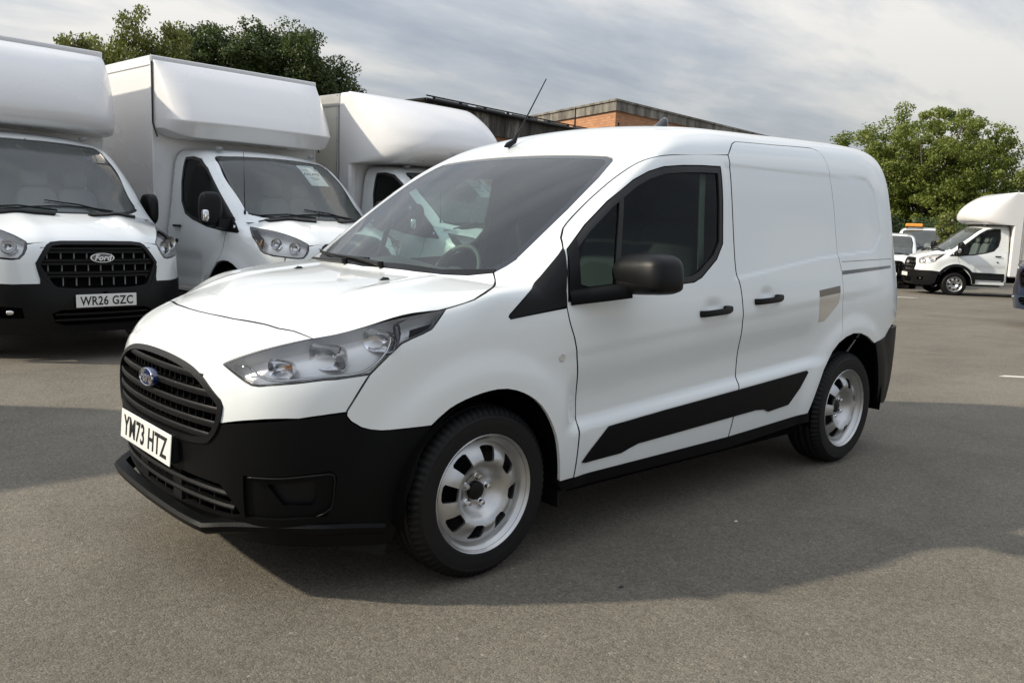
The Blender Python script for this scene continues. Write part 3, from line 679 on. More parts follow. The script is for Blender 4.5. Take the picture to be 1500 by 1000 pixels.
    for (x, z, dd) in ((-1.31, .931, (dl, dr_)), (-1.745, .970, (sl, sr))):
        for s, par in ((1, dd[0]), (-1, dd[1])):
            b = MB(); y0 = float(snap([(x, .9, z)], f, (0, 1, 0))[0][1])
            pts = [(x+.112, y0-.004, z-.008), (x+.102, y0+.017, z-.006), (x+.06, y0+.028, z-.003), (x, y0+.031, z), (x-.06, y0+.029, z+.003), (x-.100, y0+.020, z+.006), (x-.110, y0-.004, z+.008)]
            b.sweep(sc(pts, .012), [(-.006, -.0125), (.004, -.0145), (.0075, 0), (.004, .0145), (-.006, .0125)])
            b.add(*sup_ellipsoid((x-.088, y0+.012, z+.008), (.024, .018, .016), .5, .5, 16, 10))
            if s < 0: b.mirror()
            b.build('door_handle', M_TRIM, par, True, auto=50)
    # fuel filler area, rail slot, black side moulding, sill, repeater
    v = panel(f, P2((-2.245,1.002),(-2.470,1.022),(-2.470,.983),(-2.245,.966)), dn, gap=0, flange=.002, h=.04, off=-.0012); mk('filler_strip', v[0], v[1], M_BROWN, sl, v[2])
    v = panel(f, P2((-2.245,.966),(-2.468,.983),(-2.455,.925),(-2.31,.835),(-2.262,.832)), dn, gap=0, flange=.002, h=.04, off=-.0012); mk('fuel_flap_film', v[0], v[1], M_BEIGE, sl, v[2])
    v = panel(f, P2((-2.508,1.103),(-3.17,1.131),(-3.17,1.115),(-2.508,1.081)), dn, gap=0, flange=.002, h=.03, off=-.001); both_('door_rail', v, M_GLOSSK)
    v = panel(f, P2((-2.515,1.154),(-3.2,1.172),(-3.2,1.1695),(-2.515,1.1515)), dn, gap=0, flange=.001, h=.03, off=-.0006); both_('body_seam', v, M_DARK)
    md = P2((-.482,.362),(-.628,.490),(-1.0,.515),(-1.545,.546),(-2.160,.583),(-2.174,.572),(-2.108,.497),(-2.01,.418),(-1.824,.404),(-1.783,.420),(-1.71,.426),(-.824,.389),(-.775,.378),(-.721,.363),(-.507,.357))
    v = panel(f, md, dn, gap=0, flange=.012, h=.04, off=-.006); both_('side_moulding', v, trim)
    v = panel(f, P2((-.352,.302),(-1.511,.319),(-2.214,.349),(-2.238,.300),(-1.545,.262),(-.372,.262)), dn, gap=0, flange=.05, h=.05, off=-.004); both_('sill_strip', v, trim)
    for s in (1, -1):
        y0 = float(snap([(-.339, .9, .797)], f, (0, 1, 0))[0][1])
        b = MB(); b.lathe([(.017, -.004), (.0165, .002), (.013, .004), (.011, .003), (0, .0045)], 20, 'y', (-.339, y0, .797))
        if s < 0: b.mirror()
        b.build('side_repeater', mat('repeater_lens', (.55, .54, .50), .2, 0, .6), root, True, auto=35)
    # --- bonnet
    hood = loop_pts(WS_BOT, sc(HOOD_S), sc([q for q in LAMP_UP if q[0] < .57]), rv(HOOD_F), centre(f, HOOD_F[0], WS_BOT[0], (0, 0, 1), 24))
    v = panel(f, hood, (.3, .18, .93), gap=.0038, flange=.014, h=hq); hd = half('bonnet', v, paint)
    for y in (.35, -.35):
        q = snap([(.104, y*1.0 if y > 0 else y, 1.06)], f, (0, 0, 1))[0]
        b = MB(); b.add([(q[0]-.016, q[1]-.026, q[2]+.001), (q[0]-.018, q[1]+.026, q[2]+.001), (q[0]+.020, q[1], q[2]+.0015), (q[0]-.012, q[1]-.018, q[2]+.011), (q[0]-.013, q[1]+.018, q[2]+.011), (q[0]+.006, q[1], q[2]+.006)], [(0,2,5,3),(1,4,5,2),(3,5,4),(0,3,4,1)])
        b.build('washer_jet', M_TRIM, hd)
    # --- upper nose cover
    cov = loop_pts(HOOD_F, sc(LAMP_UP[3:]), sc(LAMP_LO), [q for q in WING_F if q[2] > .66], COV_LO, rv(GRILL[:9]), centre(f, GRILL[0], HOOD_F[0], (.7, 0, .7), 12))
    v = panel(f, cov, (.80, .42, .42), gap=.003, flange=.02, h=.022); half('nose_cover', v, paint)
    # --- grille
    gr2 = [(0, q[1], q[2]) for q in GRILL]; gfull = [(.0, q[1], q[2]) for q in GRILL] + [(0, -q[1], q[2]) for q in rv(GRILL)[1:-1]]
    gfull = [tuple(q) for q in smooth_curve(gfull, .02, True)]
    GP = np.array([(q[1], q[2]) for q in gfull])
    def gi(g_): return [(0, a, b_) for a, b_ in inset(GP[::-1] if area2(GP) < 0 else GP, g_)]
    v = panel(f, gi(-.005), (1, 0.0001, 0), [gi(.015)], gap=0, flange=.05, h=.03, off=-.006); gr = mk('grille', v[0], v[1], M_TRIM, root, v[2])
    v = panel(f, gi(.004), (1, 0.0001, 0), gap=0, flange=0, h=.06, off=.055); mk('grille_back', v[0], v[1], M_DARK, gr, v[2])
    def gw(z):   # half width of the opening at height z
        ins = [abs(a) for (a, b_), (c, d2) in zip(GP, np.roll(GP, -1, 0)) if (b_ - z)*(d2 - z) <= 0]; return (max(ins) if ins else .1) - .018
    for z in (.745, .697, .648, .600, .556):
        w = gw(z); ys = np.linspace(-w, w, 29); q = snap([(.85, y, z - .012*(1-(y/w)**2)*0) for y in ys], f, (1, 0, 0))
        b = MB(); b.sweep([(a[0]-.004, a[1], a[2]) for a in q], [(.0, -.010), (-.030, -.015), (-.032, .002), (.0, .013), (.003, .008), (.003, -.005)][::-1]); b.build('slat', M_TRIM, gr, True, auto=40)
    for y in np.arange(-.46, .47, .046):
        b = MB()
        for z0, z1 in ((.565, .597), (.606, .645), (.655, .694), (.704, .742), (.75, .775)):
            if gw((z0+z1)/2) > abs(y) + .01: q = snap([(.85, y, (z0+z1)/2)], f, (1, 0, 0))[0]; b.box(q[0]-.05, q[0]-.028, y-.003, y+.003, z0, z1)
        b.V and b.build('grille_rib', M_TRIM, gr)
    q = snap([(.87, 0, .694)], f, (1, 0, 0))[0]
    oval_badge(gr, (q[0]+.013, 0, .694), (0, 1, 0), (-.10, 0, 1), .140, .060*1.15, M_BLUEB, M_CHROME, 'Ford')
    # --- lower bumper with air opening, fog pods, lip
    op = [(.9,0,.405),(.88,.30,.405),(.82,.485,.402),(.80,.535,.350),(.78,.558,.310),(.80,.52,.292),(.84,.40,.282),(.88,0,.276)]
    bmp = loop_pts(rv(GRILL)[:6], COV_LO[::-1], [q for q in WING_F if q[2] < .66], [(.249,.885,.606),(.285,.88,.52),(.322,.87,.40),(.350,.85,.30),(.376,.83,.195)], [(.50,.77,.200),(.633,.69,.205),(.74,.52,.205),(.80,.40,.205),(.83,0,.205)], centre(f, (.83,0,.205), op[-1], (1,0,0), 6), rv(op), centre(f, op[0], GRILL[-1], (1,0,0), 8))
    fog = [(.785,.585,.449),(.70,.68,.455),(.565,.772,.475),(.548,.779,.455),(.555,.768,.36),(.575,.755,.318),(.70,.66,.306),(.775,.573,.303)]
    fog = [tuple(q) for q in fog]
    v = panel(f, bmp, (.85, .53, 0), [fog], gap=.001, flange=.02, h=.025); fb = half('front_bumper', v, trim)
    dF = (.85, .53, 0)
    hole = [(.74,.639,.428),(.605,.749,.443),(.608,.742,.372),(.62,.735,.350),(.695,.676,.350)]
    vv = panel(f, fog, dF, [hole], gap=-.004, flange=.03, h=.03, off=.012); both('fog_lamp_surround', vv, trim, fb)
    vv = panel(f, hole, dF, gap=-.004, flange=0, h=.03, off=.034); both('fog_lamp_recess', vv, M_TRIM, fb)
    for s in (1, -1):
        b = MB(); qq = snap([(.775,.60,.446),(.70,.685,.450),(.60,.757,.462),(.556,.775,.460),(.552,.772,.41),(.562,.765,.345),(.60,.74,.318)], f, dF, -.003)
        b.tube(sc(qq, .02), .0032, 8)
        if s < 0: b.mirror()
        b.build('fog_lamp_rim', M_TRIM, fb, True)
    b = MB(); b.box(.70, .705, -.60, .60, .26, .42); b.build('radiator', M_DARK, root)
    for z in (.372, .326):
        ys = np.linspace(-.53, .53, 25); q = snap([(.85, y, z) for y in ys], f, (1, 0, 0))
        b = MB(); b.sweep([(a[0]-.006, a[1], a[2]) for a in q], [(0, -.008), (-.035, -.008), (-.035, .006), (0, .009), (.004, 0)][::-1]); b.build('air_bar', M_TRIM, fb, True, auto=40)
    for y, hw_ in [(y, .005) for y in np.arange(-.5, .51, .09)] + [(-.17, .04), (.17, .04)]:
        q = snap([(.85, y, .34)], f, (1, 0, 0))[0]; b = MB(); b.box(q[0]-.05, q[0]-(.03 if hw_ < .01 else .02), y-hw_, y+hw_, .28, .40); b.build('air_opening_rib', M_TRIM, fb)
    pts = [(.40,.845,.262),(.50,.800,.268),(.60,.752,.272),(.70,.66,.270),(.80,.545,.262),(.845,.495,.256),(.878,.455,.250),(.888,.40,.250),(.897,.25,.247),(.902,0,.246)]
    pts = sc(pts, .03); pts = pts + [(q[0], -q[1], q[2]) for q in rv(pts)[1:]]
    b = MB(); b.sweep(pts, [(.004, .006), (.012, .018), (.050, .022), (.07, -.026), (.030, -.026), (.012, -.014)]); b.build('front_lip', M_GREYPL if False else trim, fb, True, auto=35)
    if plate: number_plate(root, plate, (.899, 0, .4752), (1, 0, .075))
    b = MB(); b.box(.85, .893, -.25, .25, .425, .525, .006); b.build('plate_holder', M_TRIM, root)
    # --- headlamps
    lamp = loop_pts(sc(LAMP_UP), sc(LAMP_LO), LAMP_BK)
    dL = (.62, .74, .26); d_, e1_, e2_ = basis(dL)
    lp2 = np.stack([np.array(lamp) @ e1_, np.array(lamp) @ e2_], 1)
    li = inset(lp2, .006)
    v = panel(f, lamp, dL, [li], gap=.001, flange=.07, h=.025, off=.001); hl = both_('headlamp', v, M_GLOSSK)
    v = panel(f, li, dL, gap=-.003, flange=0, h=.03, off=.0005); both('lamp_lens', v, M_LENS, None)
    for o_ in [o for o in bpy.data.objects if o.name.startswith('lamp_lens') and o.parent is None]:
        o_.parent = hl[0] if o_.data.vertices[0].co.y > 0 else hl[1]
    v = panel(f, li, dL, gap=-.006, flange=0, h=.03, off=.055); 
    for s, o_ in ((1, hl[0]), (-1, hl[1])):
        w = v if s > 0 else mir(v); mk('lamp_housing', w[0], w[1], M_LAMPIN, o_, w[2])
        for (c, r_, m_) in (((.672,.632,.798), .042, M_SATIN), ((.545,.712,.838), .062, M_SATIN), ((.40,.790,.893), .052, M_SATIN)):
            q = snap([c], f, dL, .012)[0]; ax = Vector((.93, .30, -.02)).normalized(); rt = Vector((0, 0, 1)).cross(ax).normalized(); up = ax.cross(rt)
            M = Matrix(((rt.x, up.x, ax.x, q[0]), (rt.y, up.y, ax.y, q[1]), (rt.z, up.z, ax.z, q[2]), (0, 0, 0, 1)))
            b = MB(); V = []; F = []; n_ = 32; prof_ = [(.10, -.050), (.40, -.046), (.68, -.036), (.88, -.020), (1.0, -.002), (1.04, .0)]
            for q_, t_ in prof_:
                for k in range(n_):
                    a = 2*math.pi*k/n_; V.append((q_*r_*1.25*math.copysign(abs(math.cos(a))**.62, math.cos(a)), q_*r_*.72*math.copysign(abs(math.sin(a))**.62, math.sin(a)), t_))
            F = [(i_*n_+k, i_*n_+(k+1) % n_, (i_+1)*n_+(k+1) % n_, (i_+1)*n_+k) for i_ in range(len(prof_)-1) for k in range(n_)]
            b.add(V, F); b.xf(M)
            if s < 0: b.mirror()
            b.build('reflector', m_, o_, True)
            b = MB(); b.lathe([(0, -.022), (.006, -.025), (.007, -.050)], 12, 'z'); b.xf(M)
            if s < 0: b.mirror()
            b.build('bulb', M_AMBER if r_ < .045 else M_CHROME, o_, True)
        q = snap([(.775,.50,.800),(.742,.545,.800),(.722,.60,.772),(.69,.665,.768),(.59,.744,.784),(.47,.805,.800),(.40,.83,.865),(.375,.82,.925)], f, dL, .010)
        b = MB(); b.tube(sc(q, .02), .0042, 8)
        if s < 0: b.mirror()
        b.build('chrome_bezel', M_CHROME, o_, True)
        q = snap([(.30,.80,.965),(.34,.80,.955),(.36,.83,.90),(.40,.83,.855)], f, dL, .014)
        b = MB(); b.sweep(sc(q, .02), [(-.012, -.002), (.012, -.002), (.012, .002), (-.012, .002)])
        if s < 0: b.mirror()
        b.build('lamp_divider', M_GLOSSK, o_, True)
    # --- windscreen
    wsf = loop_pts(WS_BOT, WS_SIDE, WS_TOP); full_ws = wsf + [(q[0], -q[1], q[2]) for q in rv(wsf)[1:-1]]
    dW = (.6, 0.0001, .8); d_, e1_, e2_ = basis(dW)
    w2 = np.stack([np.array(full_ws) @ e1_, np.array(full_ws) @ e2_], 1); wi = inset(w2, .036)
    v = panel(f, full_ws, dW, [wi], gap=.002, flange=.01, h=.04, off=.003); ws = mk('windscreen_surround', v[0], v[1], M_GLOSSK, root, v[2])
    v = panel(f, wi, dW, gap=-.002, flange=0, h=.05, off=.0035); mk('windscreen', v[0], v[1], M_GLASS, root, v[2])
    tb = snap([(-.87,-.55,1.58),(-.835,-.55,1.55),(-.80,-.50,1.53),(-.80,.05,1.54),(-.835,.16,1.56),(-.87,.2,1.58)], f, dW)
    v = panel(f, tb, dW, gap=0, flange=0, h=.05, off=.005); mk('screen_sunband', v[0], v[1], M_GLOSSK, root, v[2])
    # --- roof fittings
    q = snap([(-1.02, -.20, 1.68)], f, (0, 0, 1))[0]
    b = MB(); b.tube([(q[0]+.045, q[1], q[2]-.002), (q[0]+.02, q[1], q[2]+.008), (q[0]-.02, q[1], q[2]+.030), (q[0]-.045, q[1], q[2]+.075)], [.004, .016, .014, .006], 12)
    tip = Vector(atip); b.tube([(q[0]-.044, q[1], q[2]+.070), tuple(Vector((q[0]-.045, q[1], q[2]+.07)).lerp(tip, .5)), tuple(tip)], [.0045, .0035, .0028], 8)
    b.build('roof_aerial', M_TRIM, root, True, auto=50)
    q = snap([(-1.95, 0.0, 1.84)], f, (0, 0, 1))[0]
    V = []; F = []
    prof = [(.13, 0), (.09, .014), (.04, .034), (0, .058), (-.03, .082), (-.05, .092), (-.06, .088), (-.062, .04), (-.06, 0)]
    b = MB(); rings = []
    n_ = 9
    for k in range(n_):
        t = -1 + 2*k/(n_-1); wv = math.sqrt(max(0, 1-abs(t)**2.2)); rings.append([(q[0]+px_*(.65+.35*wv), q[1] + t*.032, q[2]-.004+pz*wv) for px_, pz in prof])
    V = [v_ for r_ in rings for v_ in r_]; m_ = len(prof)
    F = [(i*m_+j, i*m_+j+1, (i+1)*m_+j+1, (i+1)*m_+j) for i in range(n_-1) for j in range(m_-1)]
    b.add(V, F); b.build('shark_fin_aerial', M_GLOSSK, root, True)
    # --- wipers
    for (y0, y1) in ((.13, -.34), (-.16, -.62)):
        arm = snap([(-.03, y0, 1.10), (-.045, y0*.6+y1*.4, 1.11), (-.075-.05*y1*y1, y1, 1.125)], f, dW, -.014)
        b = MB(); b.tube(arm, [.011, .008, .006], 8); bl = snap([(-.055-.33*y*y, y, 1.115) for y in np.linspace(y1+.34, y1-.16, 11)], f, dW, -.006); b.sweep(bl, [(-.004,-.006),(.004,-.006),(.004,.008),(-.004,.008)])
        b.tube([(arm[0][0], arm[0][1], arm[0][2]-.012), (arm[0][0], arm[0][1], arm[0][2]+.012)], .014, 10); b.build('wiper', M_TRIM, root, True, auto=50)
    v = panel(f, loop_pts(WS_BOT, [(-.205,.66,1.115),(-.16,.57,1.11),(-.10,.44,1.108),(-.045,0,1.108)]), dW, gap=-.001, flange=.01, h=.03, off=-.001); half('scuttle_strip', v, M_TRIM)
    # --- door mirrors
    for s in (1, -1):
        rot = Matrix.Rotation(R(-6), 3, 'Z') @ Matrix.Rotation(R(4), 3, 'X')
        b = MB(); V, F = sup_ellipsoid((0, 0, 0), (.092, .140, .076), .60, .52, 36, 22)
        V = [(x*(1.0 - .25*(z/.076 > 0)*(z/.076)**2*(.5+x/.16)), y*(1-.10*max(z, 0)/.088) + (.0), z - .018*(y/.128)*(z < 0)) for x, y, z in V]
        V = [tuple(rot @ Vector(v_)) for v_ in V]; b.add([(v_[0]-.650, v_[1]+1.043, v_[2]+1.122) for v_ in V], F)
        if s < 0: b.mirror()
        o = b.build('wing_mirror', M_TRIM, root, True)
        b = MB(); V, F = sup_ellipsoid((0, 0, 0), (.093, .134, .038), .6, .5, 30, 12); V = [tuple(rot @ Vector(v_)) for v_ in V]; b.add([(v_[0]-.653, v_[1]+1.045, v_[2]+1.076) for v_ in V], F)
        b.sweep([(-.395,.875,1.022),(-.45,.905,1.030),(-.52,.955,1.042),(-.60,1.00,1.055)], [(-.05,-.026),(.03,-.030),(.036,0),(.015,.026),(-.05,.026)])
        if s < 0: b.mirror()
        b.build('mirror_base', M_BUMP, o, True, auto=60)
        b = MB(); b.add([(-.704,.935,1.055),(-.704,1.12,1.06),(-.704,1.11,1.17),(-.704,.94,1.165)], [(0,1,2,3)]); 
        if s < 0: b.mirror()
        b.build('mirror_glass', M_MIRROR, o)
    # --- black inner skin added so panel gaps look dark, arches, floor
    inner = loop_pts([(-.30,.8,1.12)], [(-.42,.8,1.16),(-.53,.74,1.30),(-.77,.74,1.47),(-1.0,.77,1.57),(-1.6,.7,1.66),(-2.4,.68,1.70),(-3.2,.6,1.70),(-3.25,.8,.75),(-2.90,.9,.72),(-2.66,.9,.80),(-2.4,.9,.74),(-2.2,.9,.40),(-2.2,.9,.30),(-.40,.9,.30),(-.40,.9,.45),(-.25,.9,.68),(0,.9,.76),(.22,.9,.70),(.38,.84,.64),(.30,.84,.93),(0,.86,1.0),(-.15,.8,1.03)])
    v = panel(f, inner, (0, 1, .15), [WI], gap=0, flange=0, h=.08, off=.022); both_('gap_shade_skin', v, M_DARK)
    v = panel(f, [(-.95,0,1.6),(-.95,.55,1.6),(-1.1,.6,1.6),(-3.3,.55,1.6),(-3.3,0,1.6)], (0,.001,1), gap=0, flange=0, h=.1, off=.022); half('headlining', v, M_LINER)
    v = panel(f, [(.60,0,.9),(.55,.5,.9),(.40,.66,.9),(-.10,.70,1),(-.10,0,1)], (0.1,.001,1), gap=0, flange=0, h=.1, off=.03); half('bonnet_lining', v, M_DARK)
    v = panel(f, [(.80,0,.82),(.80,.42,.78),(.78,.5,.60),(.75,.62,.30),(.75,0,.25)], (1,.001,0), gap=0, flange=0, h=.1, off=.075); half('nose_lining', v, M_DARK)
    b = MB(); b.box(-3.30, .62, -.60, .60, .20, .30); b.box(.25, .70, -.50, .50, .215, .60); b.box(.25, .76, -.38, .38, .20, .214); b.box(.55, .74, -.50, .50, .195, .262); b.box(.25, .62, -.60, .60, .20, .212); b.box(-2.2, -.45, -.86, .86, .24, .33); b.box(-3.35, -3.0, -.78, .78, .28, .40); b.build('underbody', M_DARK, root)  # front boxes added to block sun leaking under the nose
    for cx, rr_ in ((0, .372), (WB, .405)):
        for s in (1, -1):
            b = MB(); V = []; F = []; n_ = 24
            for i in range(n_+1):
                a = R(-8) + R(196)*i/n_
                for y in (.50, .70, .902): V.append((cx + rr_*math.cos(a), y, .32 + rr_*math.sin(a)))
            for i in range(n_):
                for j in (0, 1): F.append((i*3+j, i*3+j+1, i*3+j+4, i*3+j+3))
            V += [(cx + rr_*math.cos(a), .50, .32 + rr_*math.sin(a)) for a in np.linspace(R(-8), R(188), 25)]; F.append(tuple(range(len(V)-25, len(V))))
            b.add(V, F)
            if s < 0: b.mirror()
            b.build('wheel_arch_liner', M_DARK, root)
    for s in (1, -1):
        b = MB(); b.box(-.385, -.375, .74, .885, .19, .42, .004)
        if s < 0: b.mirror()
        b.build('mud_flap', M_TRIM, root)
    b = MB(); b.sweep([(.53,.70,.19),(.45,.76,.17),(.38,.80,.15)], [(-.1,0),(.0,0),(.0,.05),(-.1,.05)]); b.build('arch_deflector', M_TRIM, root)
    # --- cab
    b = MB(); V = []; F = []
    sect = [(-.10, 1.055), (-.25, 1.09), (-.42, 1.085), (-.58, 1.055), (-.66, .99), (-.66, .75), (-.60, .55)]
    ys = np.linspace(-.76, .76, 13)
    for y in ys:
        for x, z in sect: V.append((x - .05*(y/.76)**2, y, z + (.035*math.exp(-((y+.37)/.16)**2) if -.6 < x < -.3 else 0) - .02*(y/.76)**4))
    m_ = len(sect); F = [(i*m_+j, i*m_+j+1, (i+1)*m_+j+1, (i+1)*m_+j) for i in range(len(ys)-1) for j in range(m_-1)]
    b.add(V, F); b.build('dashboard', M_DASH, root, True)
    steering_wheel(root, (-.80, -.37, 1.00))
    for y in (-.37, .22, .56): build_seat(root, -1.28, y, .62, 'seat', .46 if y < 0 else .40)
    b = MB(); b.box(-1.66, -1.62, -.74, .74, .35, 1.64); b.build('bulkhead', mat('bulkhead_grey', (.05, .052, .055), .7), root)
    for s in (1, -1):
        v = panel(f, [(-1.44,.8,1.58),(-1.53,.8,1.62),(-1.55,.85,1.08),(-1.38,.86,1.02),(-1.46,.85,1.25)], (0, 1, .1), gap=0, flange=0, h=.05, off=.035)
        w = v if s > 0 else mir(v); mk('pillar_trim', w[0], w[1], M_LINER, root, w[2])
        b = MB(); b.sweep(sc([(-1.385,.735,1.57),(-1.36,.76,1.35),(-1.33,.80,1.06)], .05), [(-.022,-.002),(.022,-.002),(.022,.002),(-.022,.002)], up=(0,1,0))
        if s < 0: b.mirror()
        b.build('seat_belt', mat('belt_webbing', (.42, .43, .36), .7), root)
    # --- wheels
    Mw = wheel_meshes(.320, .2165, .205, 8, .149, .054, 5, 0.0)
    for k, (x, s) in enumerate(((0, 1), (WB, 1), (0, -1), (WB, -1))):
        Mw['spin'] = R((-8, 21, 5, 40)[k]); steel_wheel(root, (x, s*.782, .319), s < 0, Mw)
    return Mw
# ---------------------------------------------------------------- box van: large cab with a moulded body over it
T_LAMP_U = [(.90,.553,1.046),(.892,.556,1.075),(.85,.585,1.105),(.73,.65,1.150),(.55,.73,1.195),(.40,.80,1.222),(.30,.835,1.236),(.255,.86,1.240)]
T_LAMP_L = [(.255,.86,1.240),(.40,.90,1.12),(.50,.905,1.05),(.56,.905,.985),(.607,.89,.958),(.70,.84,.935),(.79,.76,.925),(.88,.67,.918),(.91,.62,.925),(.915,.58,.965),(.905,.555,1.01),(.90,.553,1.046)]
T_GR = [(.96,0,1.082),(.95,.30,1.080),(.945,.385,1.070),(.942,.415,1.050),(.97,.50,.925),(.972,.520,.895),(.97,.512,.865),(1.0,.47,.78),(1.03,.425,.695),(1.04,.385,.668),(1.05,.25,.655),(1.06,0,.652)]
T_WSB = [(.40,0,1.318),(.38,.25,1.32),(.30,.5,1.338),(.20,.66,1.355),(.10,.765,1.375)]
T_WSS = [(.10,.765,1.375),(.02,.785,1.42),(-.15,.785,1.53),(-.40,.765,1.72),(-.60,.735,1.88),(-.70,.715,1.965),(-.725,.68,1.985)]
T_WST = [(-.725,.68,1.985),(-.68,.55,1.99),(-.64,.3,2.0),(-.62,0,2.003)]
T_WIN = [(-1.15,.85,1.985),(-.98,.83,1.99),(-.78,.84,1.955),(-.60,.86,1.85),(-.35,.89,1.64),(-.05,.92,1.38),(.21,.94,1.175),(.19,.945,1.155),(-.02,.96,1.165),(-.45,.96,1.205),(-.80,.945,1.275),(-1.0,.93,1.34),(-1.12,.91,1.48),(-1.165,.88,1.70)]
T_DOOR = [(-1.29,.86,2.03),(-1.0,.82,2.045),(-.80,.80,2.02),(-.60,.82,1.93),(-.35,.86,1.73),(0.0,.90,1.44),(.08,.92,1.33),(.05,.95,1.20),(-.03,.97,1.15),(-.06,.98,1.0),(-.12,1.0,.88),(-.27,1.01,.74),(-.40,1.0,.60),(-.46,.99,.47),(-1.24,.985,.46),(-1.31,.98,.52),(-1.335,.95,1.2)]
def build_cab_van(root, plate='', cladding=False, price='', folded=False, P=M_WHITE2):
    f = tr_f; H = .04
    def half(n, v, m, parent=None):
        j = join(v, mir(v)); return mk(n, j[0], j[1], m, parent or root, j[2])
    dn = (0, 1, .12)
    TD = sc(T_DOOR[:6], .05) + T_DOOR[6:]
    # body shell: roof, pillars, strip behind the door
    seam = [(.05,.93,1.30),(.10,.765,1.375)]
    sh = loop_pts([( -1.395,0,2.12)], [(-1.395,.5,2.10),(-1.395,.78,2.02),(-1.395,.86,1.9),(-1.395,.93,1.4),(-1.395,.98,1.0),(-1.395,.98,.46),(-1.32,.98,.46)], rv(T_DOOR[:2])[1:] if False else [(-1.31,.98,.52),(-1.335,.95,1.2),(-1.29,.86,2.03)], sc(T_DOOR[:6], .05), [(.05,.90,1.37)], rv(WSs := T_WSS)[len(WSs)-1:], T_WSS, T_WST, centre(f, T_WST[-1], (-1.395,0,2.12), (.2,0,1), 16))
    v = panel(f, sh, (0, .62, .78), gap=0, flange=.01, h=H); half('body_shell', v, P)
    wing = loop_pts([(.05,.90,1.37), (.10,.765,1.375), (.16,.80,1.345),(.20,.845,1.30),(.23,.858,1.265)], T_LAMP_L[:7], [(.80,.78,.85),(.80,.79,.72),(.60,.93,.72),(.46,.98,.70)],
        [(.46*math.cos(a), 1.0, .36+.50*math.sin(a)) for a in np.linspace(R(45), R(180), 12)], [(-.46,.99,.47)], rv(T_DOOR[6:13]))
    v = panel(f, wing, (.3, .85, .35), gap=.002, flange=.014, h=H); both('front_wing', v, P, root)
    v = panel(f, TD, dn, [T_WIN], gap=.003, flange=.016, h=H); dl, dr_ = both('front_door', v, P, root)
    WP = np.array([(a, c) for a, _, c in T_WIN]); WI = [(a, .9, b_) for a, b_ in inset(WP, .028)]
    v = panel(f, T_WIN, dn, [WI], gap=.001, flange=.02, h=.05, off=.002); both('window_seal', v, M_SEAL_SHADE, root)
    v = panel(f, WI, dn, gap=-.004, flange=0, h=.08, off=.010); both('door_window', v, M_TINT, root)
    tri = [(-.28,.9,1.56),(-.05,.92,1.37),(.21,.94,1.172),(.19,.945,1.155),(-.02,.96,1.163),(-.30,.96,1.190),(-.31,.94,1.28)]
    v = panel(f, tri, dn, gap=0, flange=.012, h=.05, off=-.002); both('quarter_trim', v, M_TRIM, root)
    for s, par in ((1, dl), (-1, dr_)):
        y0 = .965; b = MB(); b.box(-1.20, -1.03, y0+.005, y0+.035, 1.185, 1.213, .008)
        if s < 0: b.mirror()
        b.build('door_handle', M_TRIM, par)
        b = MB(); b.lathe([(.0, .012), (.022, .012), (.024, .0)], 14, 'y', (-1.11, .985, 1.03))
        if s < 0: b.mirror()
        b.build('door_lock', M_TRIM, par)
    if cladding:
        v = panel(f, [(-.36,1,.72),(-1.33,1,.70),(-1.33,1,.50),(-.44,1,.50)], dn, gap=0, flange=.03, h=.08, off=-.02); both('side_cladding', v, M_TRIM, root)
        arc = [(.56*math.cos(a), 1.0, .36+.58*math.sin(a)) for a in np.linspace(R(28), R(178), 16)] + [(.47*math.cos(a), 1.0, .36+.50*math.sin(a)) for a in np.linspace(R(178), R(28), 16)]
        v = panel(f, arc, (.2, 1, .1), gap=0, flange=.03, h=.08, off=-.02); both('arch_moulding', v, M_TRIM, root)
    b = MB(); b.box(-1.36, -.48, .90, .985, .36, .46, .02); b.build('sill_step', P if cladding else M_TRIM, root); b.mirror(); b.build('sill_step', P if cladding else M_TRIM, root)
    # bonnet
    hood = loop_pts(T_WSB, [(.16,.80,1.345),(.20,.845,1.30),(.23,.858,1.265)], rv(T_LAMP_U), [(.92,.50,1.062)], [(.945,.385,1.076),(.95,.30,1.086),(.96,0,1.088)], centre(f, (.96,0,1.088), (.40,0,1.318), (.2,0,1), 16))
    v = panel(f, hood, (.3, .1, .95), gap=.0025, flange=.014, h=H); hd = half('bonnet', v, P)
    for s in (1, -1):
        q = snap([(.36,.62,1.3),(.345,.62,1.3),(.44,.20,1.3),(.375,.16,1.3)], f, (0, 0, 1))
        v = panel(f, [(.245,.67,1.3),(.30,.65,1.3),(.455,.22,1.3),(.475,.17,1.3),(.44,.14,1.3),(.40,.16,1.3)], (0, 0, 1), gap=0, flange=.024, h=.04, off=-.020)
        if s < 0: v = mir(v)
        mk('bonnet_vent', v[0], v[1], M_TRIM, hd, v[2])
    cov = loop_pts([(.945,.385,1.076),(.92,.50,1.062)], T_LAMP_L[::-1][:6][0:], [(.80,.78,.85),(.80,.79,.72)], [(.90,.68,.716),(1.0,.50,.722),(.985,.49,.76)], [T_GR[6], T_GR[5], T_GR[4], T_GR[3], T_GR[2]])
    v = panel(f, cov, (.85, .45, .1), gap=.0015, flange=.015, h=H); both('nose_cover', v, P, root)
    # grille
    gf = [(0, q[1], q[2]) for q in T_GR] + [(0, -q[1], q[2]) for q in rv(T_GR)[1:-1]]; GP = np.array([(q[1], q[2]) for q in gf]); GP = GP if area2(GP) > 0 else GP[::-1]
    gi = lambda g_: [(0, a, b_) for a, b_ in inset(GP, g_)]
    v = panel(f, gi(-.004), (1, .0001, 0), [gi(.028)], gap=0, flange=.06, h=.05, off=-.008); gr = mk('grille', v[0], v[1], M_TRIM, root, v[2])
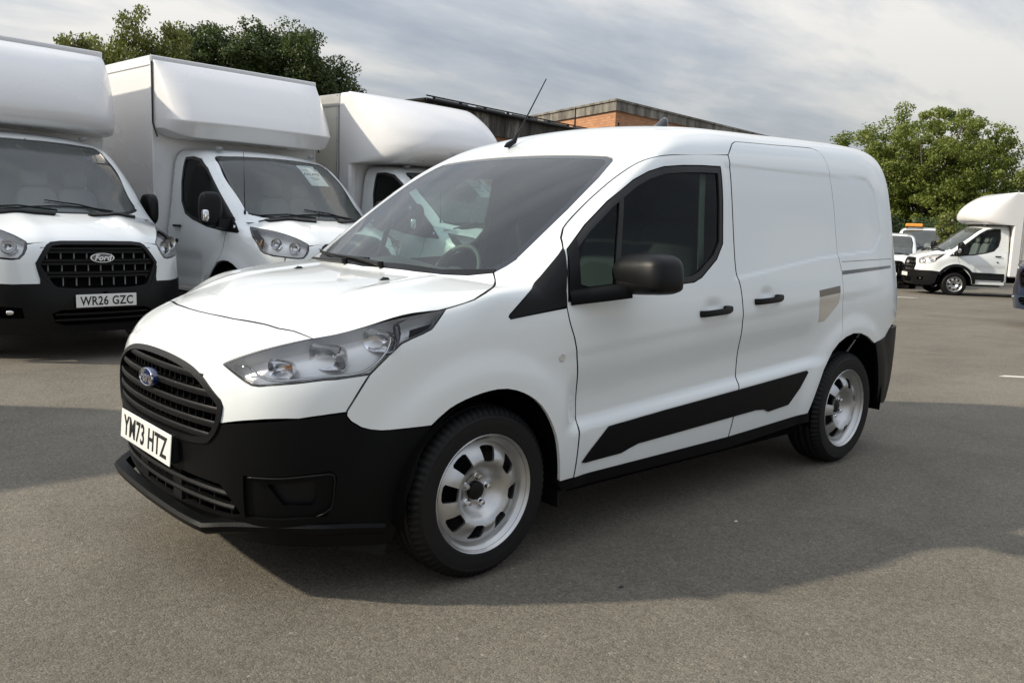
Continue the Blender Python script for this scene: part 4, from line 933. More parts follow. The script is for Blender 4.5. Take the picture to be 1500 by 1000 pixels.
    v = panel(f, gi(.004), (1, .0001, 0), gap=0, flange=0, h=.1, off=.06); mk('grille_back', v[0], v[1], M_DARK, gr, v[2])
    def gw(z):
        ins = [abs(a) for (a, b_), (c, d2) in zip(GP, np.roll(GP, -1, 0)) if (b_ - z)*(d2 - z) <= 0]; return (max(ins) if ins else .1) - .03
    for z in (1.005, .905, .800):
        w = gw(z); q = snap([(1, y, z) for y in np.linspace(-w, w, 17)], f, (1, 0, 0)); b = MB()
        for dz in (-.016, .013): b.sweep([(a[0]-.012, a[1], a[2]+dz) for a in q], [(.004, -.010), (-.03, -.011), (-.03, .008), (.004, .010)])
        b.build('slat', M_TRIM, gr)
    for y in np.arange(-.42, .43, .105):
        for z0, z1 in ((.70, .775), (.825, .88), (.93, .98), (1.03, 1.06)):
            if gw((z0+z1)/2) > abs(y): q = snap([(1, y, (z0+z1)/2)], f, (1, 0, 0))[0]; b = MB(); b.box(q[0]-.055, q[0]-.04, y-.004, y+.004, z0, z1); b.build('grille_rib', M_GREYPL, gr)
    q = snap([(1, 0, .940)], f, (1, 0, 0))[0]
    oval_badge(gr, (q[0]+.018, 0, .940), (0, 1, 0), (-.05, 0, 1), .215, .088, M_GLOSSK, mat('badge_white', (.8, .8, .8), .3), 'Ford', .35)
    # bumper
    op = [(1.06,0,.50),(1.06,.36,.50),(1.03,.42,.47),(1.03,.40,.39),(1.05,.34,.36),(1.05,0,.36)]
    bm_ = loop_pts(rv(T_GR)[:6], [(.985,.49,.76),(1.0,.50,.722),(.90,.68,.716),(.80,.79,.72),(.60,.93,.72),(.46,.98,.70)], [(.52,.97,.50),(.53,.95,.38),(.62,.89,.30),(.80,.75,.285),(1.0,.35,.29),(1.02,0,.29)], rv(op))
    fog = [(.93,.62,.52),(.80,.77,.53),(.82,.76,.43),(.93,.60,.43)]
    v = panel(f, bm_, (.85, .5, 0), [fog], gap=.001, flange=.02, h=.05, off=-.012); fb = half('front_bumper', v, P if P is M_BLUEP else M_TRIM)
    v = panel(f, fog, (.85, .5, 0), gap=-.004, flange=0, h=.05, off=.03); both('fog_lamp_recess', v, M_DARK, fb)
    for s in (1, -1):
        q = snap([(.87,.69,.48)], f, (.85,.5,0), -.0)[0]; b = MB(); b.add(*sup_ellipsoid(tuple(q), (.02, .035, .022), .8, .8, 16, 10)); 
        if s < 0: b.mirror()
        b.build('fog_lamp', M_CHROME, fb, True)
    v = panel(f, [(1,0,.52),(1,.45,.52),(1,.44,.35),(1,0,.35)], (1, .001, 0), gap=0, flange=0, h=.1, off=.05); half('radiator', v, M_DARK)
    for z in (.46, .41): 
        q = snap([(1, y, z) for y in np.linspace(-.40, .40, 13)], f, (1, 0, 0)); b = MB(); b.sweep([(a[0]-.004, a[1], a[2]) for a in q], [(.0, -.008), (-.03, -.008), (-.03, .008), (.0, .008)]); b.build('air_bar', M_TRIM, fb)
    q = snap([(1, 0, .57)], f, (1, 0, 0))[0]
    pl = number_plate(root, plate, (q[0]+.034, 0, .575)) if plate else plate is not None and MB().box(q[0]+.030, q[0]+.034, -.26, .26, .52, .631, .001).build('number_plate', M_PLATE, root)
    b = MB(); b.box(q[0]-.02, q[0]+.029, -.25, .25, .53, .62); b.build('plate_holder', M_TRIM, root)
    # lamps
    lamp = loop_pts(T_LAMP_U, T_LAMP_L); dL = (.62, .74, .26); d_, e1_, e2_ = basis(dL)
    l2 = np.stack([np.array(lamp) @ e1_, np.array(lamp) @ e2_], 1); li = inset(l2, .014)
    v = panel(f, lamp, dL, [li], gap=.001, flange=.09, h=.04, off=.001); hl = both('headlamp', v, M_GLOSSK, root)
    v = panel(f, li, dL, gap=-.003, flange=0, h=.05, off=.001); v2 = panel(f, li, dL, gap=-.006, flange=0, h=.05, off=.07)
    for s, o_ in ((1, hl[0]), (-1, hl[1])):
        w = v if s > 0 else mir(v); mk('lamp_lens', w[0], w[1], M_LENS, o_, w[2])
        w = v2 if s > 0 else mir(v2); mk('lamp_housing', w[0], w[1], M_LAMPIN, o_, w[2])
        for c, r_ in (((.82,.66,1.02), .060), ((.66,.77,1.05), .055)):
            q = snap([c], f, dL, .015)[0]; ax = Vector((.93, .28, 0)).normalized(); rt = Vector((0, 0, 1)).cross(ax).normalized(); up = ax.cross(rt)
            M = Matrix(((rt.x, up.x, ax.x, q[0]), (rt.y, up.y, ax.y, q[1]), (rt.z, up.z, ax.z, q[2]), (0, 0, 0, 1)))
            b = MB(); b.lathe([(.004, -.055), (r_*.4, -.050), (r_*.8, -.03), (r_, 0), (r_+.005, .002)], 20, 'z'); b.xf(M)
            if s < 0: b.mirror()
            b.build('reflector', M_CHROME, o_, True)
        q = snap([(.50,.87,1.02),(.51,.86,1.10)], f, dL, .03); b = MB(); b.tube(q, .010, 6)
        if s < 0: b.mirror()
        b.build('indicator_strip', M_AMBER, o_, True)
    # windscreen
    wsf = loop_pts(T_WSB, T_WSS, T_WST); fw = wsf + [(q[0], -q[1], q[2]) for q in rv(wsf)[1:-1]]
    dW = (.6, .0001, .8); d_, e1_, e2_ = basis(dW); w2 = np.stack([np.array(fw) @ e1_, np.array(fw) @ e2_], 1); wi = inset(w2, .035)
    v = panel(f, fw, dW, [wi], gap=.002, flange=.01, h=.06, off=.002); mk('windscreen_surround', v[0], v[1], M_GLOSSK, root, v[2])
    v = panel(f, wi, dW, gap=-.002, flange=0, h=.08, off=.003); mk('windscreen', v[0], v[1], M_GLASS2, root, v[2])
    q = snap([(-.60,-.13,1.95),(-.60,.13,1.95),(-.54,.10,1.91),(-.46,.05,1.86),(-.46,-.05,1.86),(-.54,-.10,1.91)], f, dW)
    v = panel(f, q, dW, gap=0, flange=.03, h=.06, off=.006); mk('mirror_sensor', v[0], v[1], M_GLOSSK, root, v[2])
    for y0, y1 in ((-.10, -.68), (.42, -.16)):
        q = snap([(.36, y0, 1.34), (.28, (y0*.5+y1*.5), 1.40), (.22, y1, 1.42)], f, dW, -.012)
        b = MB(); b.tube(q, [.010, .008, .006], 6); q2 = snap([(.29, y, 1.37) for y in np.linspace(y1+.60, y1-.05, 9)], f, dW, -.006); b.tube(q2, .007, 6); b.build('wiper', M_TRIM, root, True)
    v = panel(f, loop_pts(T_WSB, [(.08,.765,1.395),(.18,.66,1.375),(.28,.5,1.358),(.36,.25,1.342),(.38,0,1.338)]), dW, gap=-.001, flange=.01, h=.05, off=-.002); half('scuttle_strip', v, M_TRIM)
    q = snap([(.06,-.80,1.38)], f, (0, -.3, 1))[0]
    b = MB(); b.tube([(q[0], q[1], q[2]-.01), (q[0], q[1], q[2]+.035)], .012, 8); b.tube([(q[0], q[1], q[2]+.03), (q[0]-.02, q[1], q[2]+.66)], [.005, .003], 6); b.build('aerial', M_TRIM, root, True)
    for y in (-.62, .62):
        b = MB(); b.add(*sup_ellipsoid((-.80, y, 2.085), (.05, .035, .025), .7, .7, 14, 8)); b.build('marker_lamp', M_GREYPL, root, True)
    if price:
        n = np.array(dW)/np.linalg.norm(dW); q = snap([(-.40, .40, 1.83)], f, dW, .03)[0]; up = Vector((-.80, 0, .60)).normalized(); rt = Vector((0, 1, 0)); nn = rt.cross(up)
        M = Matrix(((rt.x, up.x, nn.x, q[0]), (rt.y, up.y, nn.y, q[1]), (rt.z, up.z, nn.z, q[2]), (0, 0, 0, 1)))
        b = MB(); b.box(-.125, .125, -.17, .17, -.002, 0); b.box(-.135, .10, .17, .235, -.002, 0); b.xf(M); sh_ = b.build('price_sheet', mat('paper', (.9, .91, .9), .8), root)
        place_text('price_lettering', price, .062, M_PTXT, sh_, M @ Vector((-.01, .06, .001)), rt, up, .0003, .001, 1.0)
        b = MB()
        for x0, x1, z0 in ((-.10, -.02, .135), (.06, .11, .135), (-.06, .06, -.02), (-.04, .05, -.05)): b.box(x0, x1, z0, z0+.012, .0008, .0012)
        b.xf(M); b.build('price_small_print', M_GREYPL, sh_); sh_['label'] = 'white price sheet inside the windscreen'
    # mirrors
    for s in (1, -1):
        if folded and s > 0:
            b = MB(); b.add(*sup_ellipsoid((-.20, 1.03, 1.38), (.13, .06, .16), .6, .55, 24, 16)); b.build('wing_mirror', M_TRIM, root, True); continue
        b = MB(); V, F = sup_ellipsoid((-.02, 1.15, 1.40), (.075, .115, .18), .6, .55, 24, 16); b.add(V, F)
        if s < 0: b.mirror()
        mo = b.build('wing_mirror', M_TRIM, root, True)
        b = MB(); b.sweep([(-.02,.955,1.25),(-.01,1.0,1.245),(0,1.10,1.26)], [(-.07,-.05),(.06,-.05),(.06,.05),(-.07,.05)]); b.sweep([(-.10,.955,1.22),(-.02,1.0,1.22)], [(-.12,-.02),(.12,-.02),(.12,.10),(-.12,.10)])
        if s < 0: b.mirror()
        b.build('mirror_arm', M_TRIM, mo)
        b = MB(); b.add(*sup_ellipsoid((.035, 1.235, 1.33), (.035, .035, .065), .6, .6, 14, 10))
        if s < 0: b.mirror()
        b.build('mirror_indicator', M_CHROME, mo, True)
    # black skin added behind panels to darken their gaps, cab interior
    inner = [(.20,.9,1.28),(-.05,.9,1.45),(-.6,.8,1.9),(-.85,.75,2.0),(-1.38,.75,2.0),(-1.38,.9,.45),(-.5,.9,.45),(-.45,.9,.75),(0,.9,.92),(.45,.9,.75),(.52,.9,.50),(.6,.85,.6),(.55,.88,1.1)]
    v = panel(f, inner, (.05, 1, .1), [WI], gap=0, flange=0, h=.12, off=.022); both('gap_shade_skin', v, M_DARK, root)
    v = panel(f, [(-.75,0,2),(-.82,.65,2),(-1.37,.65,2),(-1.37,0,2)], (0, .001, 1), gap=0, flange=0, h=.15, off=.03); half('headlining', v, M_LINER)
    v = panel(f, [(.90,0,1.1),(.85,.45,1.1),(.55,.70,1.1),(.2,.75,1.3),(.35,0,1.3)], (.1, .001, 1), gap=0, flange=0, h=.12, off=.03); half('bonnet_lining', v, M_DARK)
    b = MB(); b.box(-1.38, .55, -.62, .62, .30, .50); b.box(-1.36, -.5, -.9, .9, .38, .52); b.box(.45, .92, -.55, .55, .32, .95); b.build('underbody', M_DARK, root)
    b = MB(); ys = np.linspace(-.84, .84, 9); sect = [(.30, 1.29), (.12, 1.30), (-.12, 1.27), (-.22, 1.18), (-.22, .9), (-.15, .7)]; V = [(x-.10*(y/.84)**2, y, z-.02*(y/.84)**2) for y in ys for x, z in sect]; m_ = len(sect)
    b.add(V, [(i*m_+j, i*m_+j+1, (i+1)*m_+j+1, (i+1)*m_+j) for i in range(8) for j in range(m_-1)]); b.build('dashboard', M_DASH, root, True)
    steering_wheel(root, (-.32, -.42, 1.20), .19, 50)
    for y in (-.45, .22, .62): build_seat(root, -.90, y, .86, 'seat', .48 if y < 0 else .42, M_GREYPL)
    b = MB(); b.box(-1.38, -1.36, -.80, .86, .6, 2.05); b.build('cab_rear_panel', M_GREYPL, root)
    if price: b = MB(); b.box(.10, .26, .2, .42, 1.32, 1.325); b.build('paper_on_dash', mat('green_paper', (.35, .6, .35), .8), root)
    else: b = MB(); b.box(.05, .20, -.25, -.05, 1.31, 1.318); b.build('paper_on_dash', mat('yellow_paper', (.65, .6, .2), .8), root)
    for s in (1, -1):
        b = MB(); V = []; F = []
        for a in np.linspace(R(0), R(180), 17):
            for y in (.5, .98): V.append((.46*math.cos(a), y, .36+.49*math.sin(a)))
        for i in range(16): F.append((i*2, i*2+1, i*2+3, i*2+2))
        V += [(.46*math.cos(a), .5, .36+.49*math.sin(a)) for a in np.linspace(R(0), R(180), 17)]; F.append(tuple(range(34, 51))); b.add(V, F)
        if s < 0: b.mirror()
        b.build('wheel_arch_liner', M_DARK, root)

def plan_curve(w, d, n, nu):
    t = np.linspace(0, math.pi, 1500); c, s = np.cos(t), np.sin(t); y = w*np.sign(c)*np.abs(c)**(2/n); x = np.abs(s)**(2/n)
    L = np.concatenate([[0], np.cumsum(np.hypot(np.diff(y), np.diff(x*d)))]); u = np.interp(np.linspace(0, L[-1], nu), L, t)
    c, s = np.cos(u), np.sin(u); return [(w*math.copysign(abs(a)**(2/n), a), abs(b)**(2/n), a) for a, b in zip(c, s)]
def build_box(root, style, L=3.9):
    """load body behind and above the cab; style sets the nose moulding over the cab"""
    hw, z0, z1, x0 = 1.10, .62, (3.10 if style < 3 else 3.02), -1.42; x1 = x0 - L
    if style in (1, 2):
        b = MB(); b.box(x1, x0, -hw, hw, z0, z1, .012); bx = b.build('box_body', M_GRP, root)
        b = MB()
        for s in (1, -1):
            b.box(x1-.01, x0+.005, min(s*(hw-.03), s*(hw+.012)), max(s*(hw-.03), s*(hw+.012)), z1-.10, z1+.012, .008)
            b.box(x0-.05, x0+.006, min(s*(hw-.03), s*(hw+.010)), max(s*(hw-.03), s*(hw+.010)), z0, z1-.10, .008)
        b.box(x0-.03, x0+.008, -hw-.012, hw+.012, z1-.06, z1+.014, .01)
        b.build('corner_rail', M_GRP, root)
        # nose fairing: grid over height v and width u
        if style == 2: D = [(3.06,.02),(3.045,.06),(2.90,.24),(2.70,.42),(2.50,.555),(2.385,.615),(2.37,.622),(2.365,.622),(2.35,.612),(2.215,.50),(2.20,.485),(2.198,.47),(2.198,.0)]; n_, wid = 4.2, 1.09
        else: D = [(3.05,.05),(3.02,.20),(2.92,.42),(2.75,.60),(2.55,.72),(2.38,.77),(2.28,.76),(2.20,.70),(2.17,.55),(2.17,.0)]; n_, wid = 3.2, 1.09
        D = smooth_curve(np.array(D), .03); V = []; F = []; nu = 49
        for z, d in D:
            for y, x, c in plan_curve(wid, .6, n_, nu):
                V.append((x0+.02+d*x, y*(1-.0*(3.06-z)), z + (.10*max(0, (2.42-z)/.22)*(abs(c)**6) if style == 2 else 0)))
        for i in range(len(D)-1):
            for k in range(nu-1): F.append((i*nu+k, i*nu+k+1, (i+1)*nu+k+1, (i+1)*nu+k))
        b = MB(); b.add(V, F); b.build('nose_fairing', M_GRP, root, True, auto=38)
        b = MB()
        for s in (1, -1):
            b = MB(); b.tube([(x0+.012, s*1.105, 3.04), (x0+.012, s*1.105, 2.36), (x0+.10, s*1.095, 2.2)], .010, 6); b.build('fairing_seal', M_SEAL_SHADE, root)
    else:
        # one-piece moulded front wrapping the box corner and hooding the cab
        b = MB(); b.box(x1, x0-.25, -hw, hw, z0, z1-.03, .012); bx = b.build('box_body', mat('cream_panel', (.66, .64, .56), .35, 0, .5, .03, 2), root)
        b = MB()
        for s in (1, -1):
            b.box(x1, x0-.20, min(s*(hw-.02), s*(hw+.014)), max(s*(hw-.02), s*(hw+.014)), z1-.16, z1+.0, .006)
            b.box(x0-.27, x0-.235, min(s*(hw-.02), s*(hw+.016)), max(s*(hw-.02), s*(hw+.016)), z0, z1-.16, .004)
        b.build('corner_rail', mat('aluminium', (.55, .55, .54), .4, .8), root)
        for s in (1, -1):
            for z in np.arange(.9, 3.0, .30):
                b = MB(); b.lathe([(0, .004), (.008, .003), (.010, 0)], 10, 'y', (x0-.252, hw+.016, z)); 
                if s < 0: b.mirror()
                b.build('rivet', M_GREYPL, root)
        D = [(3.035,.0),(3.03,.10),(2.98,.35),(2.88,.62),(2.73,.90),(2.55,1.12),(2.38,1.22),(2.28,1.22),(2.20,1.16),(2.14,1.02),(2.11,.80),(2.10,.3),(2.10,0)]
        D = smooth_curve(np.array(D)*np.array((1, 1.0 if style == 3 else .86)), .03); V = []; F = []; nu = 57; n_ = 2.7 if style == 3 else 3.2
        for z, d in D:
            for y, x, c in plan_curve(hw+.004, 1.0, n_, nu):
                V.append((x0-.01+d*x, y, z))
        for i in range(len(D)-1):
            for k in range(nu-1): F.append((i*nu+k, i*nu+k+1, (i+1)*nu+k+1, (i+1)*nu+k))
        b = MB(); b.add(V, F); b.build('nose_fairing', M_GRP, root, True, auto=45)
        b = MB()
        for s in (1, -1): b.box(x0-.24, x0+.02, min(s*(hw-.12), s*(hw+.004)), max(s*(hw-.12), s*(hw+.004)), z0, 3.02, .03)
        b.box(x0-.24, x0-.01, -hw, hw, 2.92, 3.034, .03); b.box(x0-.10, x0-.02, -hw+.02, hw-.02, z0, 3.0, .01); b.build('front_frame', M_GRP, root)
        q = MB(); q.box(x0+1.20, x0+1.235, -.34, -.24, 2.19, 2.235, .006); q.build('marker_lamp', M_GREYPL, root)
    b = MB(); b.box(x1, x0+.1, -.45, .45, .42, .60); b.build('chassis_rail', M_DARK, root)
    b = MB()
    for s in (1, -1): b.box(x1+.9, x0-.3, min(s*.98, s*1.02), max(s*.98, s*1.02), .40, .58)
    b.build('side_guard', M_GREYPL, root)

def build_truck(root, style, plate='', price='', cladding=False, folded=False):
    build_cab_van(root, plate, cladding, price, folded); build_box(root, style)
    for x, s in ((0, 1), (0, -1), (-3.4, 1), (-3.4, -1)): steel_wheel(root, (x, s*.86, .345), s < 0, TW)

def build_panel_body(root, L=3.2, P=M_WHITE2):
    """van load body continuing the cab roof and flanks"""
    def g(P):
        x, y, z = P[:,0], P[:,1], P[:,2]; ay = np.abs(y); q = np.stack([np.full_like(x, -1.2), y, z], 1)
        side = ay - (TYp(x*0-1.2) + TYs(z)); top = (z - 2.13 + .035*y*y + .05*ay**4); return smax(smax(top, side, .25), -1.39-L - x, .2)
    ws = [(-1.40,0,2.12),(-1.40,.5,2.1),(-1.40,.78,2.02),(-1.40,.9,1.6),(-1.40,.98,1.0),(-1.40,.98,.45),(-1.39-L,.98,.45),(-1.35-L,.93,1.2),(-1.25-L,.85,2.0),(-1.30-L,0,2.1)]
    v = panel(g, ws + centre(g, ws[-1], ws[0], (0, 0, 1), 8), (0, .62, .78), gap=0, flange=.01, h=.12); j = join(v, mir(v)); mk('load_body', j[0], j[1], P, root, j[2])
    b = MB(); b.box(-1.15-L, -1.45, -.72, .72, .46, 1.80); b.build('load_floor', M_DARK, root)
# ---------------------------------------------------------------- yard: one gently falling asphalt sheet out to the horizon
_gd = table([(0,0),(6,0),(8,-.045),(10,-.075),(14,-.15),(20,-.27),(26,-.37),(40,-.55),(80,-.8),(300,-1.0)], -5, 400, 0, 3000)
def ground_z(x, y):
    d = (x-CAM[0])*math.cos(YAW) + (y-CAM[1])*math.sin(YAW); return float(_gd(max(d, 0)))
def grid_axis(c):
    a = list(np.arange(-8, 8.01, .5)); v = 8.
    while v < 600: v *= 1.18; a += [v, -v]
    return sorted(c + q for q in a)
xs, ys = grid_axis(-3), grid_axis(-2); V = [(x, y, ground_z(x, y)) for x in xs for y in ys]; n = len(ys)
F = [(i*n+j, (i+1)*n+j, (i+1)*n+j+1, i*n+j+1) for i in range(len(xs)-1) for j in range(n-1)]
def asphalt():
    m = bpy.data.materials.new('asphalt'); m.use_nodes = True; nt = m.node_tree; b = nt.nodes['Principled BSDF']; N = nt.nodes.new; L = nt.links.new
    tc = N('ShaderNodeTexCoord')
    def noise(s, d, r=.6, dist=0, scale=(1,1,1)):
        mp = N('ShaderNodeMapping'); mp.inputs['Scale'].default_value = scale; L(tc.outputs['Object'], mp.inputs[0])
        n = N('ShaderNodeTexNoise'); n.inputs['Scale'].default_value = s; n.inputs['Detail'].default_value = d; n.inputs['Roughness'].default_value = r; n.inputs['Distortion'].default_value = dist; L(mp.outputs[0], n.inputs[0]); return n.outputs[0]
    def ramp(i, *st):
        r = N('ShaderNodeValToRGB'); L(i, r.inputs[0]); e = r.color_ramp.elements
        e[0].position, e[0].color = st[0][0], (*st[0][1], 1); e[1].position, e[1].color = st[-1][0], (*st[-1][1], 1)
        for p, c in st[1:-1]: q = e.new(p); q.color = (*c, 1)
        return r.outputs[0]
    def mix(f, a, c, t='MIX'):
        n = N('ShaderNodeMix'); n.data_type = 'RGBA'; n.blend_type = t
        for k, v in ((0, f), (6, a), (7, c)):
            if isinstance(v, (int, float)): n.inputs[k].default_value = v
            elif isinstance(v, tuple): n.inputs[k].default_value = (*v, 1)
            else: L(v, n.inputs[k])
        return n.outputs[2]
    g = lambda v: (v, v, v)
    base = ramp(noise(.35, 6, .6, .4), (.3, (.150, .135, .107)), (.7, (.196, .176, .140)))
    # stones of the surface course: voronoi cells with dark pits between
    vo = N('ShaderNodeTexVoronoi'); vo.inputs['Scale'].default_value = 95; L(tc.outputs['Object'], vo.inputs[0])
    stone = ramp(vo.outputs['Color'], (.0, g(.66)), (.5, g(1.0)), (.9, g(1.20)), (1.0, g(1.75)))
    ve = N('ShaderNodeTexVoronoi'); ve.feature = 'DISTANCE_TO_EDGE'; ve.inputs['Scale'].default_value = 95; L(tc.outputs['Object'], ve.inputs[0])
    pit = ramp(ve.outputs[0], (.0, g(.70)), (.14, g(1.0)))
    fine = ramp(noise(150, 3, .7), (.36, g(.38)), (.45, g(.94)), (.62, g(1.08)), (.74, g(1.6)))
    c = mix(1.0, base, stone, 'MULTIPLY'); c = mix(.8, c, pit, 'MULTIPLY'); c = mix(1.0, c, fine, 'MULTIPLY')
    c = mix(1.0, c, ramp(noise(1.3, 8, .65, 1.0), (.30, g(.84)), (.55, g(1.02)), (.75, g(1.10))), 'MULTIPLY')
    c = mix(1.0, c, ramp(noise(.9, 5, .6, .5, (.25, 1.6, 1)), (.32, g(.90)), (.6, g(1.04))), 'MULTIPLY')
    # oil drips and tyre scuffs
    st = ramp(noise(.75, 3, .45, .2), (.655, g(0.)), (.72, g(1.)))
    c = mix(.45, c, mix(st, (1., 1., 1.), (.62, .60, .58)), 'MULTIPLY')
    vs = N('ShaderNodeTexVoronoi'); vs.inputs['Scale'].default_value = 2.2; vs.inputs['Randomness'].default_value = 1; L(tc.outputs['Object'], vs.inputs[0])
    dots = ramp(vs.outputs['Distance'], (.018, g(.42)), (.04, g(1.)))
    c = mix(.6, c, dots, 'MULTIPLY')
    vl = N('ShaderNodeTexVoronoi'); vl.inputs['Scale'].default_value = 7; L(tc.outputs['Object'], vl.inputs[0])
    lit = ramp(vl.outputs['Distance'], (.030, g(1.)), (.045, g(0.)))
    sel = ramp(vl.outputs['Color'], (.80, g(0.)), (.84, g(1.)))
    lm = N('ShaderNodeMath'); lm.operation = 'MULTIPLY'; L(lit, lm.inputs[0]); L(sel, lm.inputs[1])
    c = mix(lm.outputs[0], c, (.55, .53, .48))
    L(c, b.inputs['Base Color']); b.inputs['Roughness'].default_value = .82; b.inputs['Specular IOR Level'].default_value = .35
    h = N('ShaderNodeMath'); h.operation = 'ADD'; L(noise(150, 3, .7), h.inputs[0]); L(ve.outputs[0], h.inputs[1])
    bp = N('ShaderNodeBump'); bp.inputs['Strength'].default_value = .55; bp.inputs['Distance'].default_value = .006; L(h.outputs[0], bp.inputs['Height']); L(bp.outputs[0], b.inputs['Normal'])
    return m
gr_ = mk('ground', V, F, asphalt(), None, None, True); tag(gr_, kind='structure')
M_LINE = mat('worn_line_paint', (.62, .60, .53), .7, 0, 0, .25, 30)
for k, (x, y, a, l, w, lab) in enumerate(((-7.46,.27,137,.20,.055,'short worn white paint dash on asphalt right of the van'), (-21.25,-7.0,130,.45,.10,'short white paint dash on asphalt before the far box truck'))):
    m = MB(); c, s = math.cos(R(a)), math.sin(R(a)); q = [(x+c*u*l-s*v*w, y+s*u*l+c*v*w) for u, v in ((-1,-.4),(.6,-1),(1,.3),(-.5,1))]
    m.add([(a_, b_, ground_z(a_, b_)+.004) for a_, b_ in q] + [(a_, b_, ground_z(a_, b_)+.001) for a_, b_ in q], [(0,1,2,3),(0,4,5,1),(1,5,6,2),(2,6,7,3),(3,7,4,0)])
    o = m.build('paint_mark', M_LINE); tag(o, lab, 'road marking', 'paint dashes on the yard')
rs = random.Random(5)
for x, y, r_, lab in ((.62,1.62,.011,'pale stone chip on the asphalt near the bottom edge of the photo'), (-.35,1.25,.007,'small dark stone on the asphalt at the edge of the van shadow'), (-1.3,1.1,.007,'pale pebble on shaded asphalt beside the van sill')):
    m = MB(); m.add(*sup_ellipsoid((0, 0, 0), (r_*1.5, r_, r_*.6), .9, .9, 10, 6)); m.V = [(v[0]*(1+rs.uniform(-.15,.15))+x, v[1]+y, v[2]+r_*.45) for v in m.V]
    tag(m.build('stone_chip', mat('stone_dark', (.04,.04,.04), .9) if 'dark' in lab else mat('stone_pale', (.6,.57,.5), .9), None, True), lab, 'stone')

# ---------------------------------------------------------------- brick buildings behind the row of trucks
def brick_mat():
    m = bpy.data.materials.new('brickwork'); m.use_nodes = True; nt = m.node_tree; b = nt.nodes['Principled BSDF']; N = nt.nodes.new; L = nt.links.new
    tc = N('ShaderNodeTexCoord'); sp = N('ShaderNodeSeparateXYZ'); L(tc.outputs['Object'], sp.inputs[0]); ad = N('ShaderNodeMath'); ad.operation = 'ADD'; L(sp.outputs[0], ad.inputs[0]); L(sp.outputs[1], ad.inputs[1])
    cb = N('ShaderNodeCombineXYZ'); L(ad.outputs[0], cb.inputs[0]); L(sp.outputs[2], cb.inputs[1])
    br = N('ShaderNodeTexBrick'); L(cb.outputs[0], br.inputs[0]); br.inputs['Scale'].default_value = 1; br.inputs['Brick Width'].default_value = .225; br.inputs['Row Height'].default_value = .075; br.inputs['Mortar Size'].default_value = .007
    br.inputs['Color1'].default_value = (.54, .26, .125, 1); br.inputs['Color2'].default_value = (.41, .185, .09, 1); br.inputs['Mortar'].default_value = (.26, .20, .14, 1); br.inputs['Bias'].default_value = -.1
    nz = N('ShaderNodeTexNoise'); nz.inputs['Scale'].default_value = 1.4; nz.inputs['Detail'].default_value = 8; L(tc.outputs['Object'], nz.inputs[0])
    mx = N('ShaderNodeMix'); mx.data_type = 'RGBA'; mx.blend_type = 'MULTIPLY'; mx.inputs[0].default_value = .6; L(br.outputs[0], mx.inputs[6]); L(nz.outputs[0], mx.inputs[7]); 
    m2 = N('ShaderNodeMix'); m2.data_type = 'RGBA'; m2.blend_type = 'ADD'; m2.inputs[0].default_value = .25; L(mx.outputs[2], m2.inputs[6]); L(br.outputs[0], m2.inputs[7])
    L(m2.outputs[2], b.inputs['Base Color']); b.inputs['Roughness'].default_value = .9
    bp = N('ShaderNodeBump'); bp.inputs['Strength'].default_value = .6; bp.inputs['Distance'].default_value = .01; iv = N('ShaderNodeMath'); iv.operation = 'SUBTRACT'; iv.inputs[0].default_value = 1; L(br.outputs['Fac'], iv.inputs[1]); L(iv.outputs[0], bp.inputs['Height']); L(bp.outputs[0], b.inputs['Normal']); return m
def streak_mat(name, c0, c1, c2):
    m = bpy.data.materials.new(name); m.use_nodes = True; nt = m.node_tree; b = nt.nodes['Principled BSDF']; N = nt.nodes.new; L = nt.links.new
    tc = N('ShaderNodeTexCoord'); mp = N('ShaderNodeMapping'); mp.inputs['Scale'].default_value = (2.2, 2.2, .55); L(tc.outputs['Object'], mp.inputs[0])
    n = N('ShaderNodeTexNoise'); n.inputs['Scale'].default_value = 1.1; n.inputs['Detail'].default_value = 10; n.inputs['Roughness'].default_value = .7; L(mp.outputs[0], n.inputs[0])
    r = N('ShaderNodeValToRGB'); e = r.color_ramp.elements; e[0].position = .38; e[0].color = (*c0, 1); e[1].position = .66; e[1].color = (*c2, 1); q = e.new(.52); q.color = (*c1, 1); L(n.outputs[0], r.inputs[0]); L(r.outputs[0], b.inputs['Base Color']); b.inputs['Roughness'].default_value = .92
    bp = N('ShaderNodeBump'); bp.inputs['Strength'].default_value = .5; bp.inputs['Distance'].default_value = .01; L(n.outputs[0], bp.inputs['Height']); L(bp.outputs[0], b.inputs['Normal']); return m
M_BRICK = brick_mat(); M_CONC = streak_mat('weathered_concrete', (.09, .083, .07), (.21, .195, .165), (.36, .34, .29)); M_CONCD = streak_mat('sooty_concrete', (.025, .022, .019), (.085, .076, .066), (.30, .28, .24))
def prism(name, pts, z0, z1, m, parent, hollow=None):
    b = MB(); n = len(pts); b.add([(x, y, z0) for x, y in pts] + [(x, y, z1) for x, y in pts], [tuple(range(n))[::-1], tuple(range(n, 2*n))] + [(i, (i+1) % n, n+(i+1) % n, n+i) for i in range(n)]); return b.build(name, m, parent)
def ray2(a, l): return np.array((math.cos(R(a))*l, math.sin(R(a))*l))
def grow(pts, g): return [tuple(q) for q in inset(np.array(pts if area2(np.array(pts)) > 0 else pts[::-1], float), -g)]
C2 = np.array((0., 0.)); bl2 = thing('brick_building', 'flat roofed orange brick building with a deep grey concrete parapet, behind the small van roof', 'building', (-17.51, -14.30, 0))
p2 = [tuple(C2), tuple(ray2(-171.3, 16)), tuple(ray2(-171.3, 16)+ray2(-104.3, 9)), tuple(ray2(-104.3, 9))]
prism('wall', p2, -1.0, 4.72, M_BRICK, bl2)
seg = grow(p2, .06)
prism('parapet', seg, 4.70, 4.98, M_CONC, bl2); prism('coping', grow(p2, .10), 4.97, 5.03, M_CONC, bl2)
